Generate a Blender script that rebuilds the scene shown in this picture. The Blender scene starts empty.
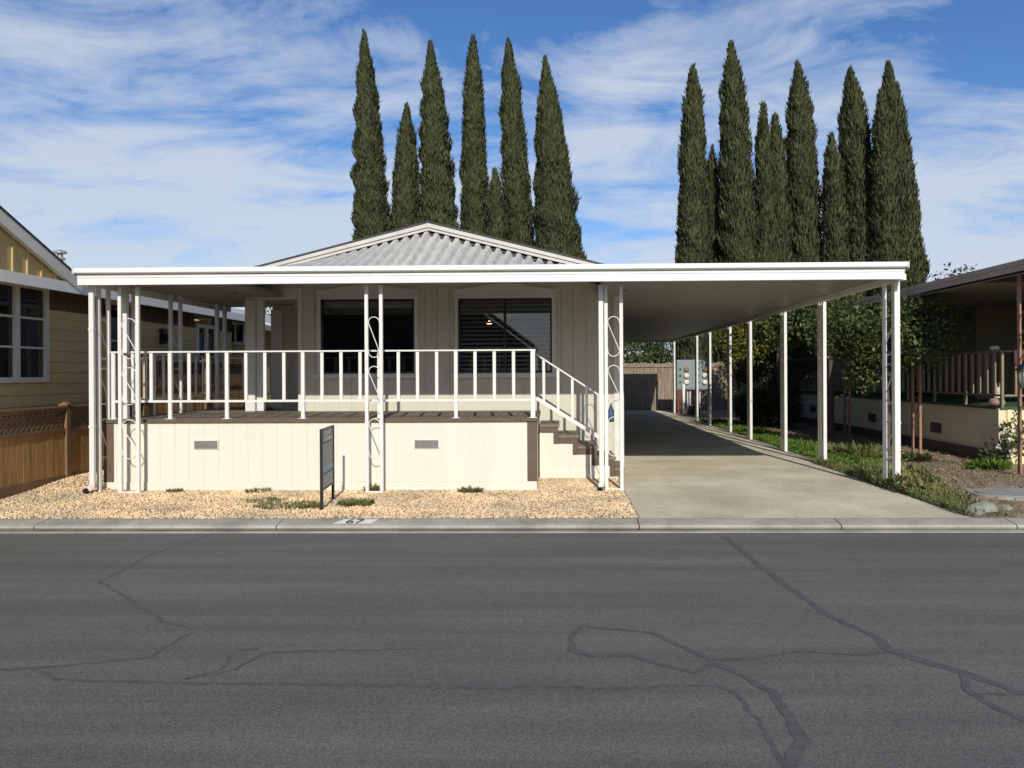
import bpy, math, random
import numpy as np
from mathutils import Vector, Matrix
R = math.radians
C = bpy.context.scene.collection
scn = bpy.context.scene
random.seed(7)

# ------------------------------------------------------------------ camera, world, sun, exposure
cam_d = bpy.data.cameras.new("camera")
cam = bpy.data.objects.new("camera", cam_d); C.objects.link(cam)
cam_d.sensor_width = 36.0; cam_d.lens = 750 / 1024 * 36
cam_d.shift_x = -30 / 1024; cam_d.shift_y = -11 / 1024
cam_d.clip_start = 0.05; cam_d.clip_end = 3000
cam.matrix_world = Matrix.Translation((0, 0, 1.6)) @ Matrix.Rotation(0.02, 4, 'Z') @ Matrix.Rotation(math.pi / 2, 4, 'X') @ Matrix.Rotation(-0.005, 4, 'Z')
scn.camera = cam
SUN_EL = math.atan(0.60)
SDIR = Vector((-0.115, 1.0, -0.60)).normalized()
world = bpy.data.worlds.new("World"); scn.world = world; world.use_nodes = True
wn = world.node_tree.nodes; wl = world.node_tree.links
for n in list(wn): wn.remove(n)
def N(nt, t, **k):
    n = nt.nodes.new(t)
    for a, v in k.items(): setattr(n, a, v)
    return n
wt = world.node_tree
wo = N(wt, 'ShaderNodeOutputWorld'); bg = N(wt, 'ShaderNodeBackground'); bg.inputs[1].default_value = 0.12
sky = N(wt, 'ShaderNodeTexSky'); sky.sky_type = 'NISHITA'; sky.sun_disc = False
sky.sun_elevation = SUN_EL; sky.sun_rotation = math.atan2(0.115, -1.0)
sky.air_density = 1.0; sky.dust_density = 0.6; sky.ozone_density = 3.0
tc = N(wt, 'ShaderNodeTexCoord')
sep = N(wt, 'ShaderNodeSeparateXYZ'); wl.new(tc.outputs['Generated'], sep.inputs[0])
def M(op, a, b=None, nt=wt, clamp=False):
    n = nt.nodes.new('ShaderNodeMath'); n.operation = op; n.use_clamp = clamp
    for i, v in enumerate((a, b)):
        if v is None: continue
        if isinstance(v, (int, float)): n.inputs[i].default_value = v
        else: nt.links.new(v, n.inputs[i])
    return n.outputs[0]
den = M('ADD', M('MAXIMUM', sep.outputs[2], 0.0), 0.16)
cmb = N(wt, 'ShaderNodeCombineXYZ')
wl.new(M('DIVIDE', sep.outputs[0], den), cmb.inputs[0]); wl.new(M('DIVIDE', sep.outputs[1], den), cmb.inputs[1])
def wnoise(scale, loc, rot, sc, detail, rough, dist):
    mp = N(wt, 'ShaderNodeMapping'); mp.inputs[1].default_value = loc; mp.inputs[2].default_value = (0, 0, rot); mp.inputs[3].default_value = sc
    wl.new(cmb.outputs[0], mp.inputs[0])
    nz = N(wt, 'ShaderNodeTexNoise'); nz.inputs['Scale'].default_value = scale; nz.inputs['Detail'].default_value = detail
    nz.inputs['Roughness'].default_value = rough; nz.inputs['Distortion'].default_value = dist
    wl.new(mp.outputs[0], nz.inputs[0]); return nz.outputs[0]
big = wnoise(1.1, (3.1, 0.4, 0), 0.35, (1, 1.0, 1), 8, 0.55, 0.3)
wisp = wnoise(2.4, (1.0, 5.0, 0), 0.5, (0.75, 1.4, 1), 14, 0.64, 0.7)
low = M('MULTIPLY', M('SUBTRACT', 0.55, sep.outputs[2]), 1.25)
dens = M('ADD', M('ADD', M('MULTIPLY', big, 1.5), M('MULTIPLY', wisp, 1.2)), M('MULTIPLY', low, 1.15))
cr = N(wt, 'ShaderNodeValToRGB'); wl.new(M('SUBTRACT', dens, 1.10), cr.inputs[0])
cr.color_ramp.elements[0].position = 0.42; cr.color_ramp.elements[0].color = (0, 0, 0, 1)
cr.color_ramp.elements[1].position = 0.80; cr.color_ramp.elements[1].color = (1, 1, 1, 1)
e = cr.color_ramp.elements.new(0.56); e.color = (0.42, 0.42, 0.42, 1)
cmix = N(wt, 'ShaderNodeMix', data_type='RGBA')
wl.new(M('MULTIPLY', cr.outputs[0], 0.84), cmix.inputs[0])
hs = N(wt, 'ShaderNodeHueSaturation'); hs.inputs['Saturation'].default_value = 1.22; hs.inputs['Value'].default_value = 1.0
wl.new(sky.outputs[0], hs.inputs['Color']); tint = N(wt, 'ShaderNodeMix', data_type='RGBA', blend_type='MULTIPLY'); tint.inputs[0].default_value = 1; tint.inputs[7].default_value = (1.0, 0.945, 1.06, 1)
wl.new(hs.outputs[0], tint.inputs[6]); wl.new(tint.outputs[2], cmix.inputs[6])
cmix.inputs[7].default_value = (5.2, 5.75, 6.6, 1)
wl.new(cmix.outputs[2], bg.inputs[0]); wl.new(bg.outputs[0], wo.inputs[0])

sd = bpy.data.lights.new("sun", 'SUN'); sd.energy = 4.2; sd.angle = R(0.5); sd.color = (1.0, 0.95, 0.86)
sun = bpy.data.objects.new("sun", sd); C.objects.link(sun)
sun.rotation_euler = SDIR.to_track_quat('-Z', 'Y').to_euler()
scn.view_settings.view_transform = 'Standard'; scn.view_settings.look = 'None'
scn.view_settings.exposure = 0.0; scn.view_settings.gamma = 1.0; scn.view_settings.use_curve_mapping = False

# ------------------------------------------------------------------ materials
def mat(name, col, rough=0.7, var=0.12, scale=6.0, bump=0.0, bscale=None, metal=0.0, spec=0.5, col2=None, stretch=(1, 1, 1), fine=0.0, fscale=300.0, fcol=None, coat=0):
    m = bpy.data.materials.new(name); m.use_nodes = True; nt = m.node_tree
    p = nt.nodes['Principled BSDF']; L = nt.links
    p.inputs['Roughness'].default_value = rough; p.inputs['Metallic'].default_value = metal
    p.inputs['Specular IOR Level'].default_value = spec
    tcn = N(nt, 'ShaderNodeTexCoord'); mp = N(nt, 'ShaderNodeMapping'); mp.inputs[3].default_value = stretch
    L.new(tcn.outputs['Object'], mp.inputs[0])
    nz = N(nt, 'ShaderNodeTexNoise'); nz.inputs['Scale'].default_value = scale; nz.inputs['Detail'].default_value = 8; nz.inputs['Roughness'].default_value = 0.6
    L.new(mp.outputs[0], nz.inputs[0])
    rp = N(nt, 'ShaderNodeValToRGB'); L.new(nz.outputs[0], rp.inputs[0])
    if col2 is None:
        a = tuple(c * (1 - var) for c in col); b = tuple(min(1, c * (1 + var)) for c in col)
    else: a, b = col, col2
    rp.color_ramp.elements[0].position = 0.32; rp.color_ramp.elements[0].color = (*a, 1)
    rp.color_ramp.elements[1].position = 0.68; rp.color_ramp.elements[1].color = (*b, 1)
    out = rp.outputs[0]
    if fine:
        f = N(nt, 'ShaderNodeTexNoise'); f.inputs['Scale'].default_value = fscale; f.inputs['Detail'].default_value = 2
        L.new(tcn.outputs['Object'], f.inputs[0])
        r2 = N(nt, 'ShaderNodeValToRGB'); L.new(f.outputs[0], r2.inputs[0])
        lo, hi = 1 - fine, 1 + fine
        r2.color_ramp.elements[0].position = 0.35; r2.color_ramp.elements[0].color = (lo, lo, lo, 1)
        r2.color_ramp.elements[1].position = 0.65; r2.color_ramp.elements[1].color = (hi, hi, hi, 1)
        mx = N(nt, 'ShaderNodeMix', data_type='RGBA', blend_type='MULTIPLY'); mx.inputs[0].default_value = 1
        L.new(out, mx.inputs[6]); L.new(r2.outputs[0], mx.inputs[7]); out = mx.outputs[2]
    L.new(out, p.inputs['Base Color'])
    if bump:
        bz = N(nt, 'ShaderNodeTexNoise'); bz.inputs['Scale'].default_value = bscale or scale * 4; bz.inputs['Detail'].default_value = 6
        L.new(mp.outputs[0], bz.inputs[0])
        bp = N(nt, 'ShaderNodeBump'); bp.inputs['Strength'].default_value = bump; bp.inputs['Distance'].default_value = 0.02
        L.new(bz.outputs[0], bp.inputs['Height']); L.new(bp.outputs[0], p.inputs['Normal'])
    return m
def isl(name, cols, rough=0.7, trans=0.0, hue=None):
    """material whose colour varies from piece to piece (leaf, pebble)"""
    m = bpy.data.materials.new(name); m.use_nodes = True; nt = m.node_tree; L = nt.links
    p = nt.nodes['Principled BSDF']; p.inputs['Roughness'].default_value = rough; p.inputs['Specular IOR Level'].default_value = 0.25
    g = N(nt, 'ShaderNodeNewGeometry'); rp = N(nt, 'ShaderNodeValToRGB'); L.new(g.outputs['Random Per Island'], rp.inputs[0])
    el = rp.color_ramp.elements
    while len(el) < len(cols): el.new(0.5)
    for i, c in enumerate(cols):
        el[i].position = i / (len(cols) - 1); el[i].color = (*c, 1)
    tcn = N(nt, 'ShaderNodeTexCoord'); nz = N(nt, 'ShaderNodeTexNoise'); nz.inputs['Scale'].default_value = 1.3; nz.inputs['Detail'].default_value = 3
    L.new(tcn.outputs['Object'], nz.inputs[0])
    r2 = N(nt, 'ShaderNodeValToRGB'); L.new(nz.outputs[0], r2.inputs[0])
    r2.color_ramp.elements[0].position = 0.35; r2.color_ramp.elements[0].color = (0.75, 0.78, 0.75, 1)
    r2.color_ramp.elements[1].position = 0.65; r2.color_ramp.elements[1].color = (1.2, 1.15, 1.05, 1)
    mx = N(nt, 'ShaderNodeMix', data_type='RGBA', blend_type='MULTIPLY'); mx.inputs[0].default_value = 1
    L.new(rp.outputs[0], mx.inputs[6]); L.new(r2.outputs[0], mx.inputs[7]); L.new(mx.outputs[2], p.inputs['Base Color'])
    if trans:
        t = N(nt, 'ShaderNodeBsdfTranslucent'); L.new(mx.outputs[2], t.inputs[0])
        ms = N(nt, 'ShaderNodeMixShader'); ms.inputs[0].default_value = trans
        L.new(p.outputs[0], ms.inputs[1]); L.new(t.outputs[0], ms.inputs[2]); L.new(ms.outputs[0], nt.nodes['Material Output'].inputs[0])
    return m
def glassmat(name, tint=(0.5, 0.55, 0.55), refl=0.12):
    m = bpy.data.materials.new(name); m.use_nodes = True; nt = m.node_tree; L = nt.links
    nt.nodes.remove(nt.nodes['Principled BSDF'])
    gl = N(nt, 'ShaderNodeBsdfGlossy'); gl.inputs['Roughness'].default_value = 0.015; gl.inputs['Color'].default_value = (1, 1, 1, 1)
    tr = N(nt, 'ShaderNodeBsdfTransparent'); tr.inputs[0].default_value = (*tint, 1)
    fr = N(nt, 'ShaderNodeFresnel'); fr.inputs[0].default_value = 1.5
    s = M('ADD', fr.outputs[0], refl - 0.04, nt=nt, clamp=True)
    nz = N(nt, 'ShaderNodeTexNoise'); nz.inputs['Scale'].default_value = 1.2; bp = N(nt, 'ShaderNodeBump'); bp.inputs['Strength'].default_value = 0.04
    tcn = N(nt, 'ShaderNodeTexCoord'); L.new(tcn.outputs['Object'], nz.inputs[0]); L.new(nz.outputs[0], bp.inputs['Height']); L.new(bp.outputs[0], gl.inputs['Normal'])
    ms = N(nt, 'ShaderNodeMixShader'); L.new(s, ms.inputs[0]); L.new(tr.outputs[0], ms.inputs[1]); L.new(gl.outputs[0], ms.inputs[2])
    L.new(ms.outputs[0], nt.nodes['Material Output'].inputs[0]); return m

def road_mat():
    m = mat('asphalt', (0.118, 0.116, 0.101), 0.85, 0.13, 1.3, 0.18, 150, fine=0.30, fscale=95, stretch=(0.35, 1.6, 1))
    nt = m.node_tree; L = nt.links; p = nt.nodes['Principled BSDF']
    src = p.inputs['Base Color'].links[0].from_socket
    tcn = N(nt, 'ShaderNodeTexCoord'); mp = N(nt, 'ShaderNodeMapping'); mp.inputs[3].default_value = (0.10, 2.3, 1); L.new(tcn.outputs['Object'], mp.inputs[0])
    nz = N(nt, 'ShaderNodeTexNoise'); nz.inputs['Scale'].default_value = 1.6; nz.inputs['Detail'].default_value = 7; nz.inputs['Roughness'].default_value = .65; L.new(mp.outputs[0], nz.inputs[0])
    r = N(nt, 'ShaderNodeValToRGB'); L.new(nz.outputs[0], r.inputs[0])
    r.color_ramp.elements[0].position = 0.3; r.color_ramp.elements[0].color = (0.76, 0.76, 0.76, 1)
    r.color_ramp.elements[1].position = 0.72; r.color_ramp.elements[1].color = (1.18, 1.17, 1.15, 1)
    # pale stone specks in the surface
    vo = N(nt, 'ShaderNodeTexVoronoi'); vo.inputs['Scale'].default_value = 55; L.new(tcn.outputs['Object'], vo.inputs[0])
    r3 = N(nt, 'ShaderNodeValToRGB'); L.new(vo.outputs['Distance'], r3.inputs[0])
    r3.color_ramp.elements[0].position = 0.04; r3.color_ramp.elements[0].color = (2.2, 2.15, 2.0, 1)
    r3.color_ramp.elements[1].position = 0.16; r3.color_ramp.elements[1].color = (1, 1, 1, 1)
    a = N(nt, 'ShaderNodeMix', data_type='RGBA', blend_type='MULTIPLY'); a.inputs[0].default_value = 1; L.new(src, a.inputs[6]); L.new(r.outputs[0], a.inputs[7])
    b = N(nt, 'ShaderNodeMix', data_type='RGBA', blend_type='MULTIPLY'); b.inputs[0].default_value = 0.55; L.new(a.outputs[2], b.inputs[6]); L.new(r3.outputs[0], b.inputs[7])
    L.new(b.outputs[2], p.inputs['Base Color']); return m

MT = dict(
    asphalt=road_mat(),
    seal=mat('crack_sealant', (0.084, 0.083, 0.074), 0.85, 0.25, 14, 0.0),
    conc=mat('curb_concrete', (0.33, 0.315, 0.26), 0.85, 0.25, 2.2, 0.3, 60, fine=0.18, fscale=90),
    drive=mat('driveway_concrete', (0.43, 0.385, 0.26), 0.8, 0.0, 0.8, 0.2, 70, col2=(0.68, 0.62, 0.46), fine=0.15, fscale=45),
    soil=mat('soil', (0.17, 0.12, 0.08), 0.95, 0.3, 3, 0.6, 30, col2=(0.36, 0.27, 0.19), fine=0.25, fscale=60),
    dirt=mat('ground_dirt', (0.13, 0.11, 0.07), 0.95, 0.25, 0.6),
    gbed=mat('gravel_bed', (0.30, 0.23, 0.16), 0.9, 0.25, 30, 0.5, 60, fine=0.35, fscale=50),
    pebble=isl('pebble', [(0.48, 0.28, 0.15), (0.68, 0.50, 0.30), (0.78, 0.62, 0.42), (0.76, 0.56, 0.36), (0.84, 0.73, 0.54), (0.62, 0.41, 0.25), (0.74, 0.60, 0.41)], 0.8),
    white=mat('white_enamel', (0.70, 0.70, 0.65), 0.42, 0.04, 3, 0.03, 30),
    gutter=mat('gutter_white', (0.76, 0.76, 0.73), 0.4, 0.03, 2, 0.02, 20),
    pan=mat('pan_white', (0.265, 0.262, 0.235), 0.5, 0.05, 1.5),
    zinc=mat('galvanised_sheet', (0.57, 0.555, 0.49), 0.5, 0.16, 9, 0.03, 30, metal=0.15, stretch=(2, 0.4, 1)),
    skirt=mat('cream_siding', (0.68, 0.67, 0.565), 0.75, 0.03, 1.6, 0.12, 40, stretch=(3, 3, 0.4)),
    wall=mat('greige_siding', (0.56, 0.54, 0.44), 0.75, 0.04, 1.6, 0.12, 40, stretch=(3, 3, 0.4)),
    trim=mat('trim_white', (0.66, 0.65, 0.59), 0.6, 0.04, 3),
    brown=mat('brown_trim', (0.115, 0.078, 0.053), 0.7, 0.15, 5, 0.1),
    deck=mat('brown_deck_boards', (0.185, 0.150, 0.115), 0.75, 0.22, 5, 0.15, 30, stretch=(4, 0.5, 1)),
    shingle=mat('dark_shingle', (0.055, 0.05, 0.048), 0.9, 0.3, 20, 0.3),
    grille=mat('vent_metal', (0.22, 0.22, 0.20), 0.6, 0.1, 20),
    black=mat('black_metal', (0.012, 0.012, 0.013), 0.45, 0.2, 8),
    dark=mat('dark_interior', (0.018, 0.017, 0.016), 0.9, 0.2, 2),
    blind=mat('blind_slat', (0.50, 0.49, 0.46), 0.6, 0.1, 4),
    signgrey=mat('sign_face_grey', (0.30, 0.30, 0.29), 0.5, 0.12, 6),
    signblue=mat('sign_face_blue', (0.28, 0.40, 0.47), 0.5, 0.1, 6),
    signtext=mat('sign_lettering', (0.75, 0.74, 0.70), 0.5, 0.1, 10),
    signdark=mat('sign_dark_ink', (0.03, 0.035, 0.04), 0.5, 0.1, 10),
    paintw=mat('worn_white_paint', (0.55, 0.54, 0.50), 0.8, 0.0, 22, col2=(0.82, 0.82, 0.80)),
    paintk=mat('worn_black_paint', (0.02, 0.02, 0.02), 0.8, 0.0, 30, col2=(0.05, 0.05, 0.05)),
    tan=mat('tan_lap_siding', (0.64, 0.49, 0.22), 0.75, 0.06, 2, 0.1, 30, stretch=(3, 0.3, 3)),
    tanb=mat('yellow_board_siding', (0.52, 0.37, 0.15), 0.75, 0.06, 2, 0.1, 30),
    bat=mat('brown_batten_siding', (0.12, 0.085, 0.045), 0.8, 0.12, 3),
    rakeh=mat('house_rake_paint', (0.50, 0.49, 0.45), 0.6, 0.08, 4, 0.1, 30),
    eave=mat('neighbour_eave_white', (0.86, 0.82, 0.70), 0.6, 0.04, 3),
    rake=mat('grey_white_rake', (0.72, 0.68, 0.57), 0.6, 0.05, 3),
    wood=mat('stained_fence_wood', (0.30, 0.155, 0.05), 0.7, 0.0, 5, 0.15, 30, col2=(0.48, 0.28, 0.10), stretch=(6, 6, 0.5)),
    woodd=mat('dark_fence_rail', (0.19, 0.112, 0.056), 0.7, 0.2, 5, 0.15, 30),
    oldwood=mat('weathered_fence_wood', (0.14, 0.098, 0.068), 0.85, 0.0, 4, 0.2, 30, col2=(0.36, 0.285, 0.205), stretch=(7, 7, 0.35)),
    nskirt=mat('aged_cream_panel', (0.70, 0.62, 0.43), 0.75, 0.07, 1.5, 0.1, 20),
    nyellow=mat('pale_yellow_panel', (0.72, 0.66, 0.36), 0.7, 0.06, 2),
    nbase=mat('brown_base_board', (0.085, 0.065, 0.05), 0.8, 0.2, 3),
    nroofd=mat('dark_house_paint', (0.05, 0.045, 0.04), 0.8, 0.15, 3),
    nroof=mat('brown_roof_fascia', (0.40, 0.30, 0.22), 0.7, 0.12, 3),
    nsoffit=mat('soffit', (0.20, 0.17, 0.13), 0.8, 0.1, 3),
    rust=mat('rust_painted_post', (0.30, 0.16, 0.10), 0.75, 0.2, 9, 0.1),
    nrail=mat('beige_rail_paint', (0.23, 0.18, 0.115), 0.7, 0.12, 6),
    nrailtop=mat('worn_rail_top', (0.20, 0.16, 0.125), 0.7, 0.2, 6),
    turf=mat('green_porch_floor', (0.05, 0.10, 0.05), 0.95, 0.2, 30, 0.3),
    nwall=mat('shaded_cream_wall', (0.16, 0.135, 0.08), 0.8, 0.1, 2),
    stone=mat('pale_rock', (0.10, 0.10, 0.08), 0.9, 0.0, 7, 0.8, 12, col2=(0.30, 0.30, 0.25)),
    lid=mat('diamond_plate_lid', (0.34, 0.34, 0.32), 0.5, 0.12, 10, metal=0.4),
    cab=mat('grey_blue_cabinet', (0.20, 0.25, 0.26), 0.5, 0.06, 3),
    redbox=mat('dark_red_paint', (0.12, 0.03, 0.022), 0.6, 0.15, 4),
    pvc=mat('grey_conduit', (0.45, 0.44, 0.40), 0.5, 0.1, 5),
    bark=mat('bark', (0.10, 0.07, 0.05), 0.9, 0.3, 12, 0.5, 40),
    mat_roof=mat('light_roof_sheet', (0.42, 0.43, 0.42), 0.7, 0.08, 2),
    statue=mat('pale_statue', (0.50, 0.47, 0.38), 0.8, 0.15, 8),
    pot=mat('pinkish_pot', (0.30, 0.19, 0.15), 0.8, 0.15, 8),
    cloth=mat('brown_cloth', (0.09, 0.06, 0.045), 0.95, 0.3, 20, 0.4),
    bluebag=mat('blue_fabric', (0.06, 0.10, 0.17), 0.7, 0.2, 20, 0.2),
    frost=mat('frosted_glass', (0.42, 0.42, 0.36), 0.3, 0.1, 20),
    flower=isl('white_petals', [(0.7, 0.68, 0.62), (0.85, 0.84, 0.8)], 0.6),
    cypress=isl('cypress_foliage', [(0.022, 0.029, 0.013), (0.050, 0.062, 0.026), (0.085, 0.100, 0.042), (0.058, 0.070, 0.030), (0.118, 0.126, 0.060)], 0.8, 0.12),
    cypcore=mat('cypress_inner', (0.030, 0.034, 0.015), 0.95, 0.3, 6, 0.6, 20),
    leafm=isl('broad_leaves', [(0.035, 0.055, 0.017), (0.06, 0.09, 0.026), (0.09, 0.12, 0.038), (0.15, 0.165, 0.07)], 0.5, 0.25),
    leafy=isl('yellow_green_leaves', [(0.07, 0.10, 0.02), (0.15, 0.17, 0.03), (0.22, 0.20, 0.04), (0.10, 0.13, 0.03)], 0.55, 0.25),
    leafd=isl('dark_leaves', [(0.018, 0.032, 0.011), (0.03, 0.05, 0.017), (0.045, 0.07, 0.022)], 0.55, 0.15),
    leafo=isl('olive_leaves', [(0.06, 0.055, 0.025), (0.09, 0.085, 0.035), (0.06, 0.08, 0.03)], 0.6, 0.2),
    cover=isl('bright_groundcover', [(0.08, 0.15, 0.02), (0.13, 0.22, 0.035), (0.17, 0.27, 0.05)], 0.5, 0.3),
    weed=isl('weed_leaves', [(0.08, 0.115, 0.03), (0.14, 0.18, 0.05), (0.22, 0.21, 0.10), (0.10, 0.14, 0.035), (0.34, 0.29, 0.17)], 0.6, 0.25),
    litter=isl('leaf_litter', [(0.14, 0.08, 0.045), (0.28, 0.18, 0.10), (0.40, 0.28, 0.17), (0.16, 0.12, 0.08)], 0.8),
    glass=glassmat('window_glass', (0.8, 0.82, 0.82), 0.06), nglass=glassmat('neighbour_glass', (0.35, 0.38, 0.38), 0.10),
)
lampm = bpy.data.materials.new('lamp_glow'); lampm.use_nodes = True
lampm.node_tree.nodes['Principled BSDF'].inputs['Emission Color'].default_value = (1, 0.55, 0.38, 1)
lampm.node_tree.nodes['Principled BSDF'].inputs['Emission Strength'].default_value = 5.0

# ------------------------------------------------------------------ builders
class MB:
    def __init__(s): s.v = []; s.f = []
    def add(s, vs, fs):
        b = len(s.v); s.v += [tuple(v) for v in vs]; s.f += [tuple(i + b for i in f) for f in fs]; return s
    def box(s, x0, x1, y0, y1, z0, z1):
        return s.add([(x0, y0, z0), (x1, y0, z0), (x1, y1, z0), (x0, y1, z0), (x0, y0, z1), (x1, y0, z1), (x1, y1, z1), (x0, y1, z1)],
                     [(0, 3, 2, 1), (4, 5, 6, 7), (0, 1, 5, 4), (1, 2, 6, 5), (2, 3, 7, 6), (3, 0, 4, 7)])
    def bar(s, p, q, w, h, up=(0, 0, 1)):
        p = Vector(p); q = Vector(q); d = (q - p).normalized(); u = Vector(up)
        if abs(d.dot(u)) > 0.98: u = Vector((0, 1, 0))
        a = d.cross(u).normalized() * w / 2; b = a.cross(d).normalized() * h / 2
        vs = [c + k for c in (p, q) for k in (-a - b, a - b, a + b, -a + b)]
        return s.add(vs, [(3, 2, 1, 0), (4, 5, 6, 7), (0, 1, 5, 4), (1, 2, 6, 5), (2, 3, 7, 6), (3, 0, 4, 7)])
    def tube(s, path, r, n=8, cap=True):
        path = [Vector(p) for p in path]; rs = r if isinstance(r, (list, tuple)) else [r] * len(path)
        vs = []; ref = None
        for i, p in enumerate(path):
            d = (path[min(i + 1, len(path) - 1)] - path[max(i - 1, 0)]).normalized()
            if ref is None: ref = Vector((1, 0, 0)) if abs(d.x) < 0.9 else Vector((0, 1, 0))
            a = (ref - d * ref.dot(d)).normalized(); ref = a; b = d.cross(a)
            for k in range(n):
                t = 2 * math.pi * k / n; vs.append(p + (a * math.cos(t) + b * math.sin(t)) * rs[i])
        fs = [(i * n + k, i * n + (k + 1) % n, (i + 1) * n + (k + 1) % n, (i + 1) * n + k) for i in range(len(path) - 1) for k in range(n)]
        if cap: fs += [tuple(range(n))[::-1], tuple(range((len(path) - 1) * n, len(path) * n))]
        return s.add(vs, fs)
    def lathe(s, c, prof, n=16):
        vs = []; m = len(prof)
        for r, z in prof:
            for k in range(n):
                t = 2 * math.pi * k / n; vs.append((c[0] + r * math.cos(t), c[1] + r * math.sin(t), c[2] + z))
        fs = [(i * n + k, i * n + (k + 1) % n, (i + 1) * n + (k + 1) % n, (i + 1) * n + k) for i in range(m - 1) for k in range(n)]
        fs += [tuple(range(n))[::-1], tuple(range((m - 1) * n, m * n))]
        return s.add(vs, fs)
    def prism(s, poly, axis, a0, a1):
        """poly: 2D outline; axis x: (y,z); y: (x,z); z: (x,y)"""
        g = {'x': lambda u, v, a: (a, u, v), 'y': lambda u, v, a: (u, a, v), 'z': lambda u, v, a: (u, v, a)}[axis]
        n = len(poly); vs = [g(u, v, a0) for u, v in poly] + [g(u, v, a1) for u, v in poly]
        fs = [(i, (i + 1) % n, n + (i + 1) % n, n + i) for i in range(n)] + [tuple(range(n))[::-1], tuple(range(n, 2 * n))]
        return s.add(vs, fs)
    def groove_y(s, x0, x1, z0, z1, y, th=0.02, pitch=0.2, w=0.012, d=0.010, ph=0.0):
        """vertical grooved sheet whose face looks towards -y"""
        front = [(x0, y)]; k = math.ceil((x0 - ph) / pitch); gx = ph + k * pitch
        while gx < x1 - 0.012:
            if gx > x0 + 0.012: front += [(gx - w / 2, y), (gx - w / 2, y + d), (gx + w / 2, y + d), (gx + w / 2, y)]
            gx += pitch
        front += [(x1, y), (x1, y + th), (x0, y + th)]
        return s.prism(front, 'z', z0, z1)
    def groove_x(s, y0, y1, z0, z1, x, sgn, th=0.02, pitch=0.2, w=0.009, d=0.007):
        """face looks towards sgn*x"""
        front = [(x, y0)]; gy = y0 + pitch
        while gy < y1 - 0.012:
            front += [(x, gy - w / 2), (x - sgn * d, gy - w / 2), (x - sgn * d, gy + w / 2), (x, gy + w / 2)]; gy += pitch
        front += [(x, y1), (x - sgn * th, y1), (x - sgn * th, y0)]
        return s.prism(front, 'z', z0, z1)
    def build(s, name, m, parent=None, bevel=0, smooth=False, solid=0):
        me = bpy.data.meshes.new(name)
        off = Vector((0, 0, 0)); r = parent
        while r is not None: off += r.location; r = r.parent
        me.from_pydata([(v[0] - off.x, v[1] - off.y, v[2] - off.z) for v in s.v], [], s.f)
        me.materials.append(MT[m] if isinstance(m, str) else m)
        import bmesh
        bm = bmesh.new(); bm.from_mesh(me); bmesh.ops.recalc_face_normals(bm, faces=bm.faces); bm.to_mesh(me); bm.free()
        o = bpy.data.objects.new(name, me); C.objects.link(o); o.parent = parent
        if smooth: me.polygons.foreach_set('use_smooth', [True] * len(me.polygons))
        if bevel:
            b = o.modifiers.new('bevel', 'BEVEL'); b.width = bevel; b.segments = 2; b.limit_method = 'ANGLE'
        if solid:
            b = o.modifiers.new('solid', 'SOLIDIFY'); b.thickness = solid
        return o
def tag(o, label, cat, group=None, kind=None):
    if label: o['label'] = label
    if cat: o['category'] = cat
    if group: o['group'] = group
    if kind: o['kind'] = kind
    return o
def thing(name, loc, label, cat, group=None):
    o = bpy.data.objects.new(name, None); C.objects.link(o); o.location = loc; o.empty_display_size = 0.2
    return tag(o, label, cat, group)
def struct(name, mb, m, **k):
    o = mb.build(name, m, **k); o['kind'] = 'structure'; return o
def dup(root, loc, label, group=None):
    r = root.copy(); C.objects.link(r); r.location = loc; r['label'] = label
    if group: r['group'] = group
    def rec(src, dst):
        for ch in list(src.children):
            c = ch.copy(); C.objects.link(c); c.parent = dst; rec(ch, c)
    rec(root, r); return r
def rawmesh(name, V, F, m, parent=None):
    """V (n,3) array, F (k,4) or (k,3) array"""
    me = bpy.data.meshes.new(name); off = np.zeros(3); r = parent
    while r is not None: off += np.array(r.location); r = r.parent
    V = (V - off).astype(np.float32); k = F.shape[1]
    me.vertices.add(len(V)); me.vertices.foreach_set('co', V.ravel())
    me.loops.add(F.size); me.loops.foreach_set('vertex_index', F.astype(np.int32).ravel())
    me.polygons.add(len(F)); me.polygons.foreach_set('loop_start', np.arange(0, F.size, k, dtype=np.int32))
    me.polygons.foreach_set('loop_total', np.full(len(F), k, dtype=np.int32))
    me.update(calc_edges=True); me.validate()
    me.materials.append(MT[m]); o = bpy.data.objects.new(name, me); C.objects.link(o); o.parent = parent; return o
def leaves(P, D, Nn, L, W, bend=0.15):
    """leaf-sized folded quads: base P, direction D, side normal Nn, length L, width W"""
    n = len(P); D = D / np.linalg.norm(D, axis=1, keepdims=True)
    S = np.cross(D, Nn); S /= np.maximum(np.linalg.norm(S, axis=1, keepdims=True), 1e-6)
    U = np.cross(S, D); L = np.asarray(L).reshape(-1, 1); W = np.asarray(W).reshape(-1, 1)
    a = P; b = P + D * L * 0.5 + S * W / 2 + U * L * bend; c = P + D * L; d = P + D * L * 0.5 - S * W / 2 + U * L * bend
    V = np.stack([a, b, c, d], 1).reshape(-1, 3); F = np.arange(4 * n).reshape(-1, 4); return V, F
def rnd_unit(rg, n):
    v = rg.normal(size=(n, 3)); return v / np.linalg.norm(v, axis=1, keepdims=True)

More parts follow.
